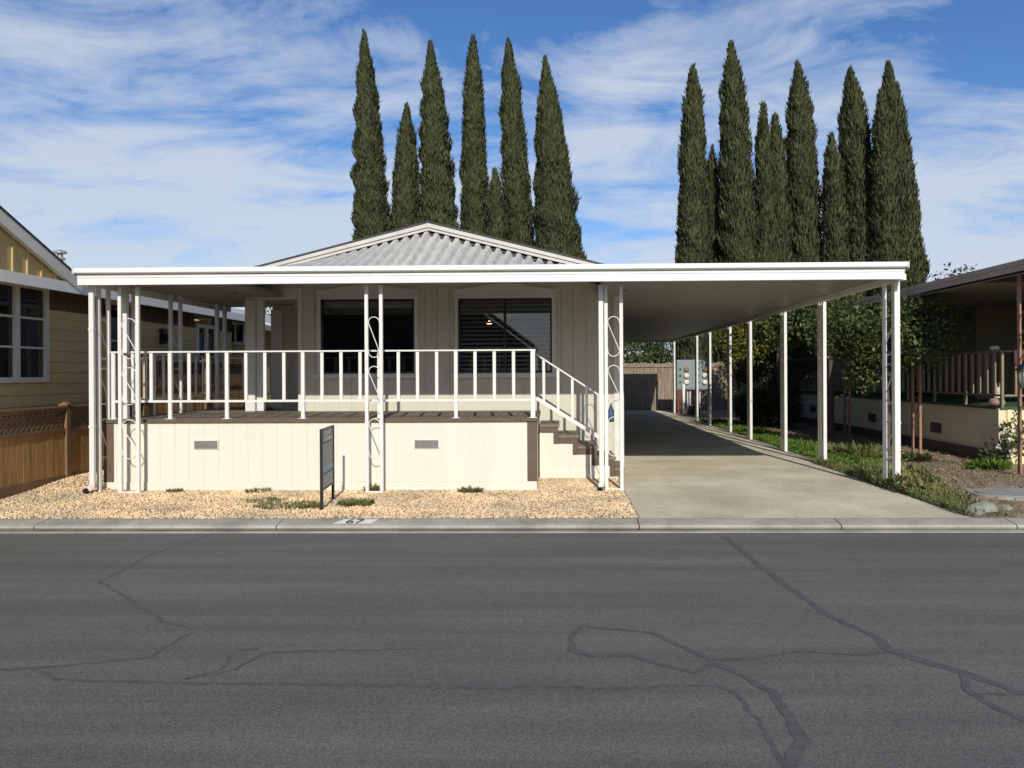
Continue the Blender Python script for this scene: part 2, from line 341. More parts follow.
# ------------------------------------------------------------------ ground, road, kerb
struct('ground', MB().box(-300, 300, 8.0, 500, -0.3, -0.012), 'dirt')
struct('ground', MB().box(-300, 300, -300, -3.0, -0.3, -0.02), 'dirt')
struct('road', MB().box(-300, 300, -3.0, 7.84, -0.3, -0.07), 'asphalt')
def ribbon(mb, pts, w, z, sub=6, seed=0):
    rg = random.Random(seed); P = []
    for (a, b), (c, d) in zip(pts[:-1], pts[1:]):
        L = math.hypot(c - a, d - b); k = max(2, int(L / 0.05))
        for i in range(k): t = i / k; P.append((a + (c - a) * t + rg.uniform(-.010, .010), b + (d - b) * t + rg.uniform(-.010, .010)))
    P.append(pts[-1]); vs = []; ww = w
    for i, p in enumerate(P):
        q = P[max(i - 1, 0)]; r = P[min(i + 1, len(P) - 1)]
        dx, dy = r[0] - q[0], r[1] - q[1]; l = math.hypot(dx, dy) + 1e-6
        ww = ww * 0.7 + 0.3 * w * rg.uniform(0.2, 1.7)
        nx, ny = -dy / l * ww / 2, dx / l * ww / 2
        vs += [(p[0] + nx, p[1] + ny, z), (p[0] - nx, p[1] - ny, z)]
    mb.add(vs, [(2 * i, 2 * i + 1, 2 * i + 3, 2 * i + 2) for i in range(len(P) - 1)])
CR = [([(-3.62, 7.79), (-3.78, 6.88), (-3.69, 5.97), (-3.25, 5.57), (-2.65, 5.01), (-2.45, 4.91)], .028),
      ([(-3.17, 4.19), (-2.79, 4.27), (-2.41, 4.39), (-2.4, 4.72), (-2.35, 4.81)], .024),
      ([(-4.2, 4.12), (-3.17, 4.19), (-3.01, 4.22), (-2.76, 4.06), (-2.22, 4.03), (-1.61, 4.01), (-1.12, 4.01), (-0.47, 3.98), (-0.25, 3.99), (0.28, 3.98), (0.85, 4.02), (0.92, 3.9), (0.96, 3.57), (0.96, 3.31), (0.96, 3.0), (0.97, 2.5)], .024),
      ([(-1.81, 4.53), (-1.95, 4.49), (-1.91, 4.2), (-2.05, 4.08), (-1.83, 4.2), (-1.76, 4.47), (-1.32, 4.5), (-0.69, 4.54)], .018),
      ([(1.69, 7.65), (1.74, 6.44), (1.79, 5.78), (1.86, 5.13), (1.99, 4.79), (1.99, 4.52), (2.2, 4.23), (2.32, 4.06), (2.38, 3.94), (2.6, 3.85), (3.4, 3.6)], .05),
      ([(2.22, 4.16), (2.13, 3.94), (2.16, 3.79), (2.22, 3.63), (2.28, 3.43), (2.3, 2.9)], .04),
      ([(2.12, 3.92), (2.33, 3.91), (2.44, 3.92), (3.0, 3.9)], .022),
      ([(0.08, 4.52), (0.09, 4.78), (0.16, 4.94), (0.6, 4.83), (0.75, 4.57), (0.89, 4.37), (1.13, 4.39), (1.45, 4.51), (1.76, 4.45), (1.95, 4.49)], .032),
      ([(0.08, 4.52), (0.2, 4.43), (0.44, 4.44), (0.59, 4.29), (0.77, 4.17), (0.88, 4.33), (1.01, 4.15), (1.11, 3.93), (1.12, 3.62), (1.1, 3.42), (0.97, 3.18)], .045)]
mb = MB()
for i, (p, w) in enumerate(CR): ribbon(mb, p, w * 1.25, -0.0688 + 0.00025 * i, seed=i)
struct('road_crack', mb, 'seal')
# kerb in cast lengths
joints = [-60, -48, -36, -24, -15, -9.2, -5.62, -3.0, 0.86, 2.98, 4.80, 7.6, 10, 16, 28, 40, 60]
kb = MB()
for a, b in zip(joints[:-1], joints[1:]):
    kb.prism([(8.20, -0.2), (8.20, 0.012), (8.14, 0.013), (7.98, -0.006), (7.945, -0.016), (7.93, -0.036), (7.945, -0.06), (7.945, -0.2)], 'x', a + 0.006, b - 0.006)
struct('kerb', kb, 'conc')
struct('gutter_strip', MB().box(-60, 60, 7.825, 7.942, -0.2, -0.061), 'conc')
gd = MB(); rg = random.Random(5); vs = []; ww = .02; X = -20  # dark ribbon stands in for the shade and dirt of the crevice below the kerb
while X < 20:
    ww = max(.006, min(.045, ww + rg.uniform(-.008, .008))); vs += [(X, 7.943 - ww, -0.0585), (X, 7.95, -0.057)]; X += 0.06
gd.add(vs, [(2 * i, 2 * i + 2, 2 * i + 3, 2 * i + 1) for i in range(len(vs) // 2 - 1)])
struct('gutter_crevice_shade', gd, 'shingle')
def arc_sheet(name, pts, z, m): return struct(name, MB().prism(pts, 'z', z - 0.08, z), m)
# driveway slabs with shallow joints
db = MB()
ys = [8.205, 10.75, 13.9, 17.0, 20.2, 23.4, 26.6, 31.6]
for a, b in zip(ys[:-1], ys[1:]): db.box(0.90, 4.50, a + 0.006, b - 0.006, -0.1, 0.006)
struct('driveway', db, 'drive')
struct('driveway_edging', MB().box(4.504, 4.66, 12.3, 31.5, -0.1, 0.016), 'conc')
struct('soil', MB().box(4.47, 13, 8.205, 31.8, -0.1, 0.001), 'soil')
# gravel bed that rises a little beside the fence
def gz(x, y):
    t = min(1, max(0, (y - 9.5) / 1.5)); s = min(1, max(0, (-5.9 - x) / 0.4)); return 0.004 + 0.10 * t * t * (3 - 2 * t) * s
gb = MB(); nx, ny = 40, 60
xs = np.linspace(-9.0, 0.895, nx); yy = np.linspace(8.205, 17.5, ny)
vs = [(x, y, gz(x, y)) for y in yy for x in xs]
gb.add(vs, [(j * nx + i, j * nx + i + 1, (j + 1) * nx + i + 1, (j + 1) * nx + i) for j in range(ny - 1) for i in range(nx - 1)])
struct('gravel_bed', gb, 'gbed')
rg = np.random.default_rng(3)
def stones(n, x0, x1, y0, y1, size=0.0155):
    x = rg.uniform(x0, x1, n); y = rg.uniform(y0, y1, n)
    z = np.array([gz(a, b) for a, b in zip(x, y)]) + rg.uniform(0.0, 0.012, n)
    c = np.stack([x, y, z], 1)
    base = np.array([(1, 0, 0), (-1, 0, 0), (0, 1, 0), (0, -1, 0), (0, 0, 1), (0, 0, -1)], float)
    sc = size * (0.5 + 1.1 * rg.uniform(0, 1, (n, 1, 1)) ** 2.2) * rg.uniform(0.55, 1.2, (n, 1, 3)); sc[:, :, 2] *= 0.75
    q = rg.uniform(0, math.pi, n); cs, sn = np.cos(q), np.sin(q)
    v = base[None] * sc + rg.normal(0, size * 0.16, (n, 6, 3))
    t = rg.uniform(-.5, .5, n); v2 = v.copy(); v2[:, :, 0] = v[:, :, 0] * np.cos(t)[:, None] + v[:, :, 2] * np.sin(t)[:, None]; v2[:, :, 2] = -v[:, :, 0] * np.sin(t)[:, None] + v[:, :, 2] * np.cos(t)[:, None]
    r = np.stack([v2[:, :, 0] * cs[:, None] - v2[:, :, 1] * sn[:, None], v2[:, :, 0] * sn[:, None] + v2[:, :, 1] * cs[:, None], v2[:, :, 2]], 2) + c[:, None]
    f = np.array([(0, 2, 4), (2, 1, 4), (1, 3, 4), (3, 0, 4), (2, 0, 5), (1, 2, 5), (3, 1, 5), (0, 3, 5)])
    F = (f[None] + (np.arange(n) * 6)[:, None, None]).reshape(-1, 3)
    return r.reshape(-1, 3), F
parts = [stones(40000, -7.15, 0.88, 8.23, 10.2), stones(5000, -0.28, 0.88, 10.2, 11.4), stones(5600, -7.15, -6.22, 10.2, 13.5), stones(1200, -7.15, -6.3, 13.5, 17)]
Vs = []; Fs = []; o_ = 0
for v, f in parts: Vs.append(v); Fs.append(f + o_); o_ += len(v)
g = rawmesh('gravel', np.concatenate(Vs), np.concatenate(Fs), 'pebble')
tag(g, 'tan and peach gravel pebbles spread between the kerb and the cream porch skirting', 'gravel', kind='stuff')

# painted house number on the kerb
k = thing('kerb_number', (-2.2, 8.06, 0.01), 'worn white painted patch with black 67 on the kerb', 'kerb number')
def kz(y): # kerb top height
    return 0.013 - (8.14 - y) * (0.019 / 0.16) if y < 8.14 else 0.013
pb = MB(); P0 = [(-2.42, 7.982), (-2.00, 7.982), (-1.95, 8.138), (-2.33, 8.138)]
pb.add([(x, y, kz(y) + 0.003) for x, y in P0], [(0, 1, 2, 3)]); pb.build('painted_patch', 'paintw', k)
cu = bpy.data.curves.new('t', 'FONT'); cu.body = '67'; cu.size = 0.19; cu.extrude = 0.0; cu.space_character = 1.1; cu.offset = 0.004
to = bpy.data.objects.new('t', cu); C.objects.link(to)
dg = bpy.context.evaluated_depsgraph_get(); dg.update()
me = bpy.data.meshes.new_from_object(to.evaluated_get(dg)); bpy.data.objects.remove(to)
tm = bpy.data.objects.new('number', me); C.objects.link(tm); tm.parent = k
for v in me.vertices:
    X = -2.285 + v.co.x * 0.95; Y = 7.995 + v.co.y * 1.0
    v.co = Vector((X, Y, kz(Y) + 0.0055)) - k.location
me.materials.clear(); me.materials.append(MT['paintk'])

# ------------------------------------------------------------------ the mobile home
H = thing('mobile_home', (-2.0, 12.3, 0), 'cream and grey mobile home with a low gable behind the railed porch', 'mobile home')
HY = 12.3
W1 = (-3.89, -2.34, 1.61, 2.83); W2 = (-1.62, -0.08, 1.61, 2.83)
def gable_z(x, base=0.0): return 3.945 - 0.252 * abs(x + 1.97) + base
w = MB()
def wp(x0, x1, z0, z1): w.groove_y(x0, x1, z0, z1, HY, th=0.03, pitch=0.1016 * 2, ph=0.07)
wp(-4.22, W1[0], 0.0, 3.02); wp(W1[1], W2[0], 0.0, 3.02); wp(W2[1], 1.0, 0.0, 3.02)
wp(W1[0], W1[1], 0.0, W1[2]); wp(W2[0], W2[1], 0.0, W2[2]); wp(W1[0], W1[1], W1[3], 3.02); wp(W2[0], W2[1], W2[3], 3.02)
w.prism([(-5.1, 3.02), (1.07, 3.02), (1.07, gable_z(1.07) - 0.14), (-1.97, 3.945 - 0.14), (-5.1, gable_z(-5.1) - 0.14)], 'y', HY + 0.002, HY + 0.06)
w.build('wall', 'wall', H)
w = MB().groove_x(HY + 0.05, 29, 0.0, 3.05, 1.07, 1, th=0.05)
w.groove_x(13.45, 29, 0.0, 2.95, -5.12, -1, th=0.05)
w.groove_y(-5.08, -4.24, 0.0, 2.85, 13.42, th=0.05)
w.box(-4.28, -4.24, HY + 0.04, 13.4, 0.0, 2.85)
w.box(-5.1, 1.05, 28.9, 29.0, 0, 3.02)
w.build('wall', 'wall', H)
MB().box(-5.12, -4.28, HY + 0.03, 13.4, 2.86, 2.90).build('porch_ceiling', 'wall', H)
t = MB()
MB().box(0.93, 1.09, HY - 0.025, HY + 0.03, 0.0, 3.0).build('corner_trim', 'trim', H, bevel=0.004)
t.box(-4.27, -4.205, HY - 0.02, HY + 0.03, 0.99, 3.03)
t.box(-5.14, -4.275, HY - 0.01, HY + 0.05, 2.84, 3.03); t.box(-5.14, -5.04, HY + 0.06, 13.42, 2.82, 2.95); t.box(-5.14, -4.93, 13.38, 13.415, 0.99, 2.76)
t.build('porch_opening_trim', 'trim', H, bevel=0.004)
MB().box(-5.15, -4.99, HY - 0.02, HY + 0.14, 0.99, 2.835).box(-4.985, -4.87, HY + 0.055, HY + 0.14, 0.99, 2.835).build('porch_column', 'trim', H, bevel=0.006)
# roof
rf = MB()
for s in (-1, 1):
    x1 = -1.97 + s * 3.35; z1 = gable_z(x1)
    rf.prism([(-1.97, 3.945), (x1, z1), (x1, z1 - 0.03), (-1.97, 3.915)], 'y', 11.47, 29.4)
roof = rf.build('roof', 'shingle', H)
rk = MB()
for s in (-1, 1):
    x1 = -1.97 + s * 3.35; z1 = gable_z(x1)
    rk.prism([(-1.97, 3.912), (x1, z1 - 0.033), (x1, z1 - 0.14), (-1.97, 3.805)], 'y', 11.50, 11.54)
    rk.prism([(-1.97, 3.912), (x1, z1 - 0.033), (x1, z1 - 0.08), (-1.97, 3.85)], 'y', 11.478, 11.498)
rk.build('rake_board', 'rakeh', H)
sf = MB()
for s in (-1, 1):
    x1 = -1.97 + s * 3.3; z1 = gable_z(x1)
    sf.prism([(-1.97, 3.77), (x1, z1 - 0.16), (x1, z1 - 0.18), (-1.97, 3.75)], 'y', 11.566, 12.29)
sf.build('soffit', 'trim', H)
cb = MB()  # added board stops sun leaking over the sheet; dark colour stands for deep shade
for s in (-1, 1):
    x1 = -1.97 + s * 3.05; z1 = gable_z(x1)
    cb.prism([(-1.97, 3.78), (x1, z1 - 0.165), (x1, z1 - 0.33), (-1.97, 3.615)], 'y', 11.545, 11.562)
cb.build('gap_shade_board', 'shingle', H)
# windows
def home_window(W, cx_mull, slatside, lab):
    x0, x1, z0, z1 = W
    f = MB(); tw = 0.06; y = HY - 0.025
    f.box(x0 - tw, x0, y, HY + 0.01, z0 - 0.01, z1 + 0.06); f.box(x1, x1 + tw, y, HY + 0.01, z0 - 0.01, z1 + 0.06)
    f.box(x0, x1, y, HY + 0.01, z1, z1 + 0.06)
    a = x0 - tw; b = x1 + tw; c = (a + b) / 2
    f.prism([(a, z1 + 0.062), (b, z1 + 0.062), (b, z1 + 0.12), (c, z1 + 0.24), (a, z1 + 0.12)], 'y', HY - 0.018, HY - 0.002)
    fr = f.build('window', 'trim', H); fr['label'] = lab
    MB().prism([(a, z1 + 0.12), (c, z1 + 0.24), (b, z1 + 0.12), (b, z1 + 0.14), (c, z1 + 0.262), (a, z1 + 0.14)], 'y', HY - 0.03, HY - 0.002).build('pediment', 'trim', fr)
    MB().box(x0 - 0.12, x1 + 0.12, HY - 0.06, HY - 0.001, z0 - 0.085, z0 - 0.012).build('sill', 'trim', fr, bevel=0.004)
    s = MB(); iw = 0.03
    s.box(x0, x0 + iw, HY - 0.01, HY + 0.05, z0, z1).box(x1 - iw, x1, HY - 0.01, HY + 0.05, z0, z1)
    s.box(x0 + iw, x1 - iw, HY - 0.01, HY + 0.05, z0, z0 + iw).box(x0 + iw, x1 - iw, HY - 0.01, HY + 0.05, z1 - iw, z1)
    s.box(cx_mull - 0.02, cx_mull + 0.02, HY - 0.005, HY + 0.045, z0 + iw, z1 - iw)
    s.build('sash', 'black', fr)
    MB().box(x0 + 0.01, x1 - 0.01, HY + 0.018, HY + 0.022, z0 + 0.01, z1 - 0.01).build('pane', 'glass', fr)
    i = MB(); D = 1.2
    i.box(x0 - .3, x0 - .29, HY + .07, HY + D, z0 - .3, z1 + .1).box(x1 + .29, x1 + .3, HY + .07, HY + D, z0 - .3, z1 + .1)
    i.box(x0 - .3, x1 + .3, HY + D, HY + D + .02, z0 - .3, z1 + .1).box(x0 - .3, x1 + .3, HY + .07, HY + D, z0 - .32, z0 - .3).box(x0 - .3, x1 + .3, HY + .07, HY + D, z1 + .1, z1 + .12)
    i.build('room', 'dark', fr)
    bl = MB()
    if slatside:
        z = z0 + 0.045
        while z < z1 - 0.04:
            bl.add([(x0 + .03, HY + .055, z), (x1 - .03, HY + .055, z), (x1 - .03, HY + .095, z + .034), (x0 + .03, HY + .095, z + .034),
                    (x0 + .03, HY + .055, z - .002), (x1 - .03, HY + .055, z - .002), (x1 - .03, HY + .095, z + .032), (x0 + .03, HY + .095, z + .032)],
                   [(0, 1, 2, 3), (4, 5, 6, 7), (0, 1, 5, 4), (2, 3, 7, 6)]); z += 0.07
    else:
        bl.box(x0 + .03, x1 - .03, HY + .055, HY + .10, z1 - .14, z1 - .03)
    bl.build('blind', 'blind', fr)
    return fr
home_window(W1, -3.11, False, 'left front window with dark open glass')
wn2 = home_window(W2, -0.85, True, 'right front window with horizontal blinds')
pl = thing('pendant_lamp', (-1.14, 12.66, 2.46), 'small glowing pinkish ceiling lamp seen through the blinded window', 'lamp')
MB().lathe((-1.14, 12.66, 2.43), [(0.01, 0), (0.045, 0.004), (0.05, 0.02), (0.02, 0.05), (0.006, 0.06)], 12).build('lamp_shade', lampm, pl, smooth=True)
MB().tube([(-1.14, 12.66, 2.49), (-1.14, 12.66, 2.92)], 0.004, 6).build('cord', 'black', pl)

# ------------------------------------------------------------------ porch deck
D = thing('porch_deck', (-3.2, 10.2, 0), 'raised brown deck with cream skirting in front of the mobile home', 'deck')
DY = 10.2
fb = MB(); y = DY - 0.02; bw = 0.135
x = -6.24
while x < -0.29:
    yb = 13.98 if x + bw < -5.16 else 12.27
    fb.box(x, min(x + bw - 0.008, -0.27), DY - 0.02, yb, 0.955, 0.99); x += bw
fb.build('deck_floor', 'deck', D, bevel=0.003)
MB().box(-6.235, -0.275, DY + 0.03, DY + 0.06, 0.90, 0.953).box(-6.25, -0.26, DY - 0.032, DY - 0.021, 0.945, 0.992).build('edge_board', 'brown', D)
sk = MB().groove_y(-6.10, -0.41, 0.13, 0.95, DY, th=0.025, pitch=0.2032, ph=0.03, w=0.008, d=0.007)
sk.groove_x(DY + 0.03, 13.98, 0.02, 0.95, -6.24, -1, th=0.02); sk.groove_x(DY + 0.03, 12.27, 0.02, 0.95, -0.29, 1, th=0.02)
sk.build('skirting', 'skirt', D)
MB().box(-6.235, -0.28, DY - 0.014, DY + 0.03, 0.0, 0.128).build('base_board', 'skirt', D, bevel=0.003)
for a, b in ((-6.24, -6.102), (-0.408, -0.275)):
    MB().box(a, b, DY - 0.012, DY + 0.03, 0.13, 0.944).build('corner_board', 'brown', D, bevel=0.004)
for a in (-4.99, -1.955):
    v = MB().box(a, a + 0.345, DY - 0.012, DY + 0.002, 0.578, 0.70); v.build('skirt_vent', 'trim', D)
    v = MB()
    for i in range(9): v.box(a + 0.016, a + 0.329, DY - 0.019, DY - 0.013, 0.588 + i * 0.0117, 0.5955 + i * 0.0117)
    v.box(a + 0.012, a + 0.333, DY - 0.0145, DY - 0.0125, 0.585, 0.693)
    v.build('vent_grille', 'grille', D)

# steps
S = thing('porch_steps', (0.3, 11.8, 0), 'brown treaded steps with cream side descending right from the porch deck', 'steps')
rise = 0.165; xs = [-0.27, 0.015, 0.305, 0.595, 0.86, 1.02]; tops = [0.825, 0.66, 0.495, 0.33, 0.165]
xs[-1] = 0.99
for i in range(5):
    MB().box(xs[i] + (0.0 if i else 0.002), xs[i + 1] + 0.02, 11.29, 12.27, tops[i] - 0.04, tops[i]).build('tread', 'deck', S, bevel=0.005)
    MB().box(xs[i + 1] - 0.02, xs[i + 1], 11.34, 12.25, tops[i] - rise + 0.001, tops[i] - 0.041).build('riser', 'deck', S)
st = MB()
for i in range(5):
    st.box(xs[i] + 0.003, xs[i + 1] - 0.001, 11.302, 11.33, tops[i] - 0.125, tops[i] - 0.041)
    st.box(xs[i + 1] - 0.072, xs[i + 1] - 0.002, 11.297, 11.33, max(0.0, tops[i] - rise - 0.125), tops[i] - 0.127)
st.build('stringer', 'brown', S)
sp = MB()
for i in range(5):
    if tops[i] - 0.127 > 0.03: sp.groove_y(xs[i] + 0.003, xs[i + 1] - 0.074, 0.0, tops[i] - 0.127, 11.312, th=0.02, pitch=0.16, ph=xs[i] + .001)
    if tops[i] - rise - 0.127 > 0.03: sp.box(xs[i + 1] - 0.074, xs[i + 1] + 0.003, 11.312, 11.33, 0.0, tops[i] - rise - 0.127)
sp.box(-0.265, 0.62, 11.300, 11.311, 0.0, 0.12)
sp.build('side_panel', 'skirt', S)

# ------------------------------------------------------------------ railings
RZ, BZ = 1.915, 1.235
Rr = thing('porch_railing', (-3.2, 10.22, 0.99), 'white metal railing along the front and left edge of the porch deck', 'railing')
MB().bar((-6.16, 10.24, RZ), (-0.29, 10.24, RZ), 0.05, 0.022).build('top_rail', 'white', Rr, bevel=0.004)
MB().bar((-6.12, 10.24, BZ), (-0.34, 10.24, BZ), 0.025, 0.03).build('bottom_rail', 'white', Rr)
MB().bar((-6.12, 10.27, RZ - 0.003), (-6.12, 13.93, RZ - 0.003), 0.045, 0.022).bar((-6.12, 13.9, RZ - .006), (-5.16, 13.9, RZ - .006), .04, .022).build('side_top_rail', 'white', Rr)
MB().bar((-6.12, 10.27, BZ), (-6.12, 13.93, BZ), 0.025, 0.03).bar((-6.1, 13.9, BZ), (-5.16, 13.9, BZ), .02, .03).build('side_bottom_rail', 'white', Rr)
xr = [-0.33 - i * 0.2633 for i in range(23)]
posts = {0, 4, 8, 12, 16, 19, 22}
for i, xx in enumerate(xr):
    if i in posts:
        wv = 0.062 if i == 0 else 0.05
        MB().box(xx - wv / 2, xx + wv / 2, 10.22, 10.26, 0.99, RZ - 0.011).box(xx - 0.055, xx + 0.055, 10.19, 10.29, 0.99, 0.997).build('post', 'white', Rr, bevel=0.003)
    else:
        MB().box(xx - 0.022, xx + 0.022, 10.228, 10.252, BZ + 0.015, RZ - 0.011).build('baluster', 'white', Rr, bevel=0.002)
for i in range(1, 14):
    yv = 10.24 + i * 0.262; lo = 0.99 if i % 4 == 0 else BZ + 0.015
    MB().box(-6.132, -6.108, yv - 0.022, yv + 0.022, lo, RZ - 0.014).build('baluster', 'white', Rr)
for i in range(1, 4):
    xv = -6.12 + i * 0.26
    MB().box(xv - .022, xv + .022, 13.888, 13.912, BZ + .015, RZ - .014).build('baluster', 'white', Rr)
Sr = thing('stair_railing', (0.2, 11.34, 0.6), 'sloping white metal handrail beside the brown porch steps', 'railing')
a = Vector((-0.31, 11.33, 1.88)); b = Vector((0.66, 11.33, 1.245)); c = Vector((-0.31, 11.33, 1.22)); d = Vector((0.70, 11.33, 0.585))
MB().bar(a, b, 0.045, 0.022).build('top_rail', 'white', Sr)
MB().bar(c, d, 0.03, 0.055).build('bottom_rail', 'white', Sr)
for i in range(5):
    t = (0.11 + 0.215 * i) / 0.97; p = a.lerp(b, min(t, .99)); q = c.lerp(d, min(t, .99))
    if i < 4: MB().box(p.x - .02, p.x + .02, 11.318, 11.342, q.z + 0.02, p.z - 0.008).build('baluster', 'white', Sr)
MB().box(.66, .70, 11.31, 11.35, 0.0, 1.245).build('post', 'white', Sr)

# ------------------------------------------------------------------ roof over porch and carport
P = thing('patio_roof', (0, 9.75, 2.8), 'flat white patio and carport roof with galvanised middle sheets and white fascia', 'patio roof')
MB().prism([(9.70, 2.925), (9.82, 2.925), (9.82, 3.0), (9.69, 3.003), (9.672, 2.985), (9.672, 2.94)], 'x', -6.315, 4.495).build('gutter', 'gutter', P, bevel=0.004)
MB().prism([(9.735, 2.785), (9.80, 2.785), (9.80, 2.922), (9.728, 2.922), (9.728, 2.88), (9.735, 2.876)], 'x', -6.30, 4.475).build('front_beam', 'gutter', P, bevel=0.003)
# end caps
MB().box(4.497, 4.505, 9.665, 9.83, 2.92, 3.008).box(-6.325, -6.317, 9.665, 9.83, 2.92, 3.008).build('gutter_end', 'gutter', P)
MB().box(-6.22, -6.13, 9.83, 14.0, 2.78, 2.865).build('side_beam', 'white', P)
MB().box(4.46, 4.54, 9.83, 29.7, 2.785, 2.865).build('side_beam', 'white', P)
MB().box(1.1, 4.455, 29.6, 29.68, 2.79, 2.865).build('back_beam', 'white', P)
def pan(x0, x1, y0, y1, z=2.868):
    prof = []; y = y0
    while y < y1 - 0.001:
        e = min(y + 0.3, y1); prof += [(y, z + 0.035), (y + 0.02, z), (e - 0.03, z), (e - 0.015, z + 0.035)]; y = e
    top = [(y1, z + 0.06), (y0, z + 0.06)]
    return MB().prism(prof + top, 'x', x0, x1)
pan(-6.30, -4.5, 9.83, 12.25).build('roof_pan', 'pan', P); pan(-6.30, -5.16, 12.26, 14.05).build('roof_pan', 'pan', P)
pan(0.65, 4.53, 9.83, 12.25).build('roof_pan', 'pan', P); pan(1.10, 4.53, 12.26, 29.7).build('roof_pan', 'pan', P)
# raised galvanised sheet
cs = MB(); xs_ = []; pitch = 0.158; x = -4.90
while x < 1.0:
    xs_ += [(x, 0), (x + 0.035, 0.075), (x + 0.09, 0.075), (x + 0.13, 0)]; x += pitch
vs = []
for tt in (0, 1):
    for xx, h in xs_:
        zt = max(gable_z(xx) - 0.235, 2.99); zb = 2.925
        zz = zb * (1 - tt) + zt * tt + h
        vs.append((xx, 9.805 + tt * 1.66, zz))
n = len(xs_); cs.add(vs, [(i, i + 1, n + i + 1, n + i) for i in range(n - 1)])
cs.build('corrugated_sheet', 'zinc', P, solid=0.004)

# ------------------------------------------------------------------ scrolled truss posts
def motif(p0, p1, z1, z0, r=0.008):
    """wrought scroll between two uprights at p0,p1 (x,y)"""
    def at(s, z): return (p0[0] + (p1[0] - p0[0]) * s, p0[1] + (p1[1] - p0[1]) * s, z)
    wv = math.hypot(p1[0] - p0[0], p1[1] - p0[1]); a = wv / 2
    pts = [at(1, z1 - a - 0.03)]
    for i in range(0, 9): t = math.pi * i / 8; pts.append(at(0.5 + 0.5 * math.cos(t), z1 - a + a * math.sin(t)))
    for i in range(1, 6): pts.append(at(i / 6, z1 - a + (z0 - z1 + 2 * a) * i / 6))
    for i in range(0, 9): t = math.pi * i / 8; pts.append(at(0.5 + 0.5 * math.cos(t), z0 + a - a * math.sin(t)))
    pts.append(at(0, z0 + a + 0.03)); return pts
def truss(name, label, group, p0, p1, z0=0.0, z1=2.784, w=0.046, motifs=((2.36, 1.82), (1.70, 1.20), (1.0, 0.47)), foot=True):
    t = thing(name, (p0[0], p0[1], z0), label, 'porch post', group)
    for p in (p0, p1):
        b = MB().box(p[0] - w / 2, p[0] + w / 2, p[1] - w / 2, p[1] + w / 2, z0, z1)
        b.build('upright', 'white', t, bevel=0.004)
    dx, dy = p1[0] - p0[0], p1[1] - p0[1]; l = math.hypot(dx, dy); ux, uy = dx / l * w / 2, dy / l * w / 2
    q0 = (p0[0] + ux, p0[1] + uy); q1 = (p1[0] - ux, p1[1] - uy)
    for a, b in motifs:
        if b < z0 + 0.05: continue
        MB().tube(motif(q0, q1, a, b), 0.0065, 6).build('scroll', 'white', t, smooth=True)
    if foot: MB().bar((p0[0], p0[1], z0 + 0.02), (p1[0], p1[1], z0 + 0.02), 0.012, 0.03).build('foot_bar', 'white', t)
    return t
G = 'scrolled white porch posts'
truss('porch_post', 'white scrolled double post at the left front end of the cream skirting', G, (-5.87, 9.97), (-5.63, 9.97))
truss('porch_post', 'white scrolled double post at the middle of the porch front', G, (-2.54, 9.97), (-2.345, 9.97))
truss('porch_post', 'white scrolled double post between the gravel bed and the driveway', G, (0.665, 10.17), (0.87, 10.17))
truss('porch_post', 'white scrolled double post at the front right corner of the carport', G, (4.51, 10.13), (4.51, 10.42), motifs=((2.36, 1.82), (1.70, 1.16), (0.95, 0.35)))
truss('porch_post', 'white scrolled double post by the left downspout facing the tan house', G, (-6.2, 10.03), (-6.2, 10.25), z0=0.0)
truss('porch_post', 'thick white post pair standing inside the left front corner of the railing', G, (-6.0, 10.32), (-6.0, 10.56), z0=0.99, z1=2.78, w=0.07, motifs=((2.36, 1.82), (1.70, 1.20)), foot=False)
truss('porch_post', 'white post pair halfway along the left side of the porch', G, (-6.03, 11.6), (-6.03, 11.9), z0=0.99, z1=2.86, w=0.05, motifs=((2.36, 1.82), (1.70, 1.20)), foot=False)
truss('porch_post', 'white post pair at the back of the left side of the porch', G, (-6.03, 13.2), (-6.03, 13.5), z0=0.99, z1=2.86, w=0.06, motifs=((2.36, 1.82), (1.70, 1.20)), foot=False)
def downspout(x, y, label, z0=0.03, out=-0.09, w=0.065, d=0.05):
    t = thing('downspout', (x, y, z0), label, 'downspout', 'white downspouts on the porch front')
    MB().box(x - w / 2, x + w / 2, y - d / 2, y + d / 2, z0 + 0.09, 2.784).build('pipe', 'white', t, bevel=0.006)
    for z in (0.9, 2.2): MB().box(x - w / 2 - .003, x + w / 2 + .003, y - d / 2 - .004, y + d / 2 + .004, z, z + 0.025).build('strap', 'white', t)
    MB().bar((x, y, z0 + 0.10), (x + out, y - 0.06, z0 + 0.02), w * 0.95, d).build('elbow', 'white', t)
    MB().bar((x + out * .8, y - 0.05, z0 + 0.036), (x + out * 1.3, y - 0.085, z0 + 0.012), w * 1.0, d * 1.06).build('outlet', 'black', t)
    return t
downspout(-6.21, 9.90, 'white downspout at the left end of the porch roof with black outlet', z0=0.04, out=-0.05)
downspout(0.595, 10.13, 'white downspout right of the steps by the driveway edge with black outlet', z0=0.01, out=-0.02)
downspout(4.52, 10.07, 'thick white downspout at the front right corner of the carport', z0=0.01, out=0.03, w=0.075)
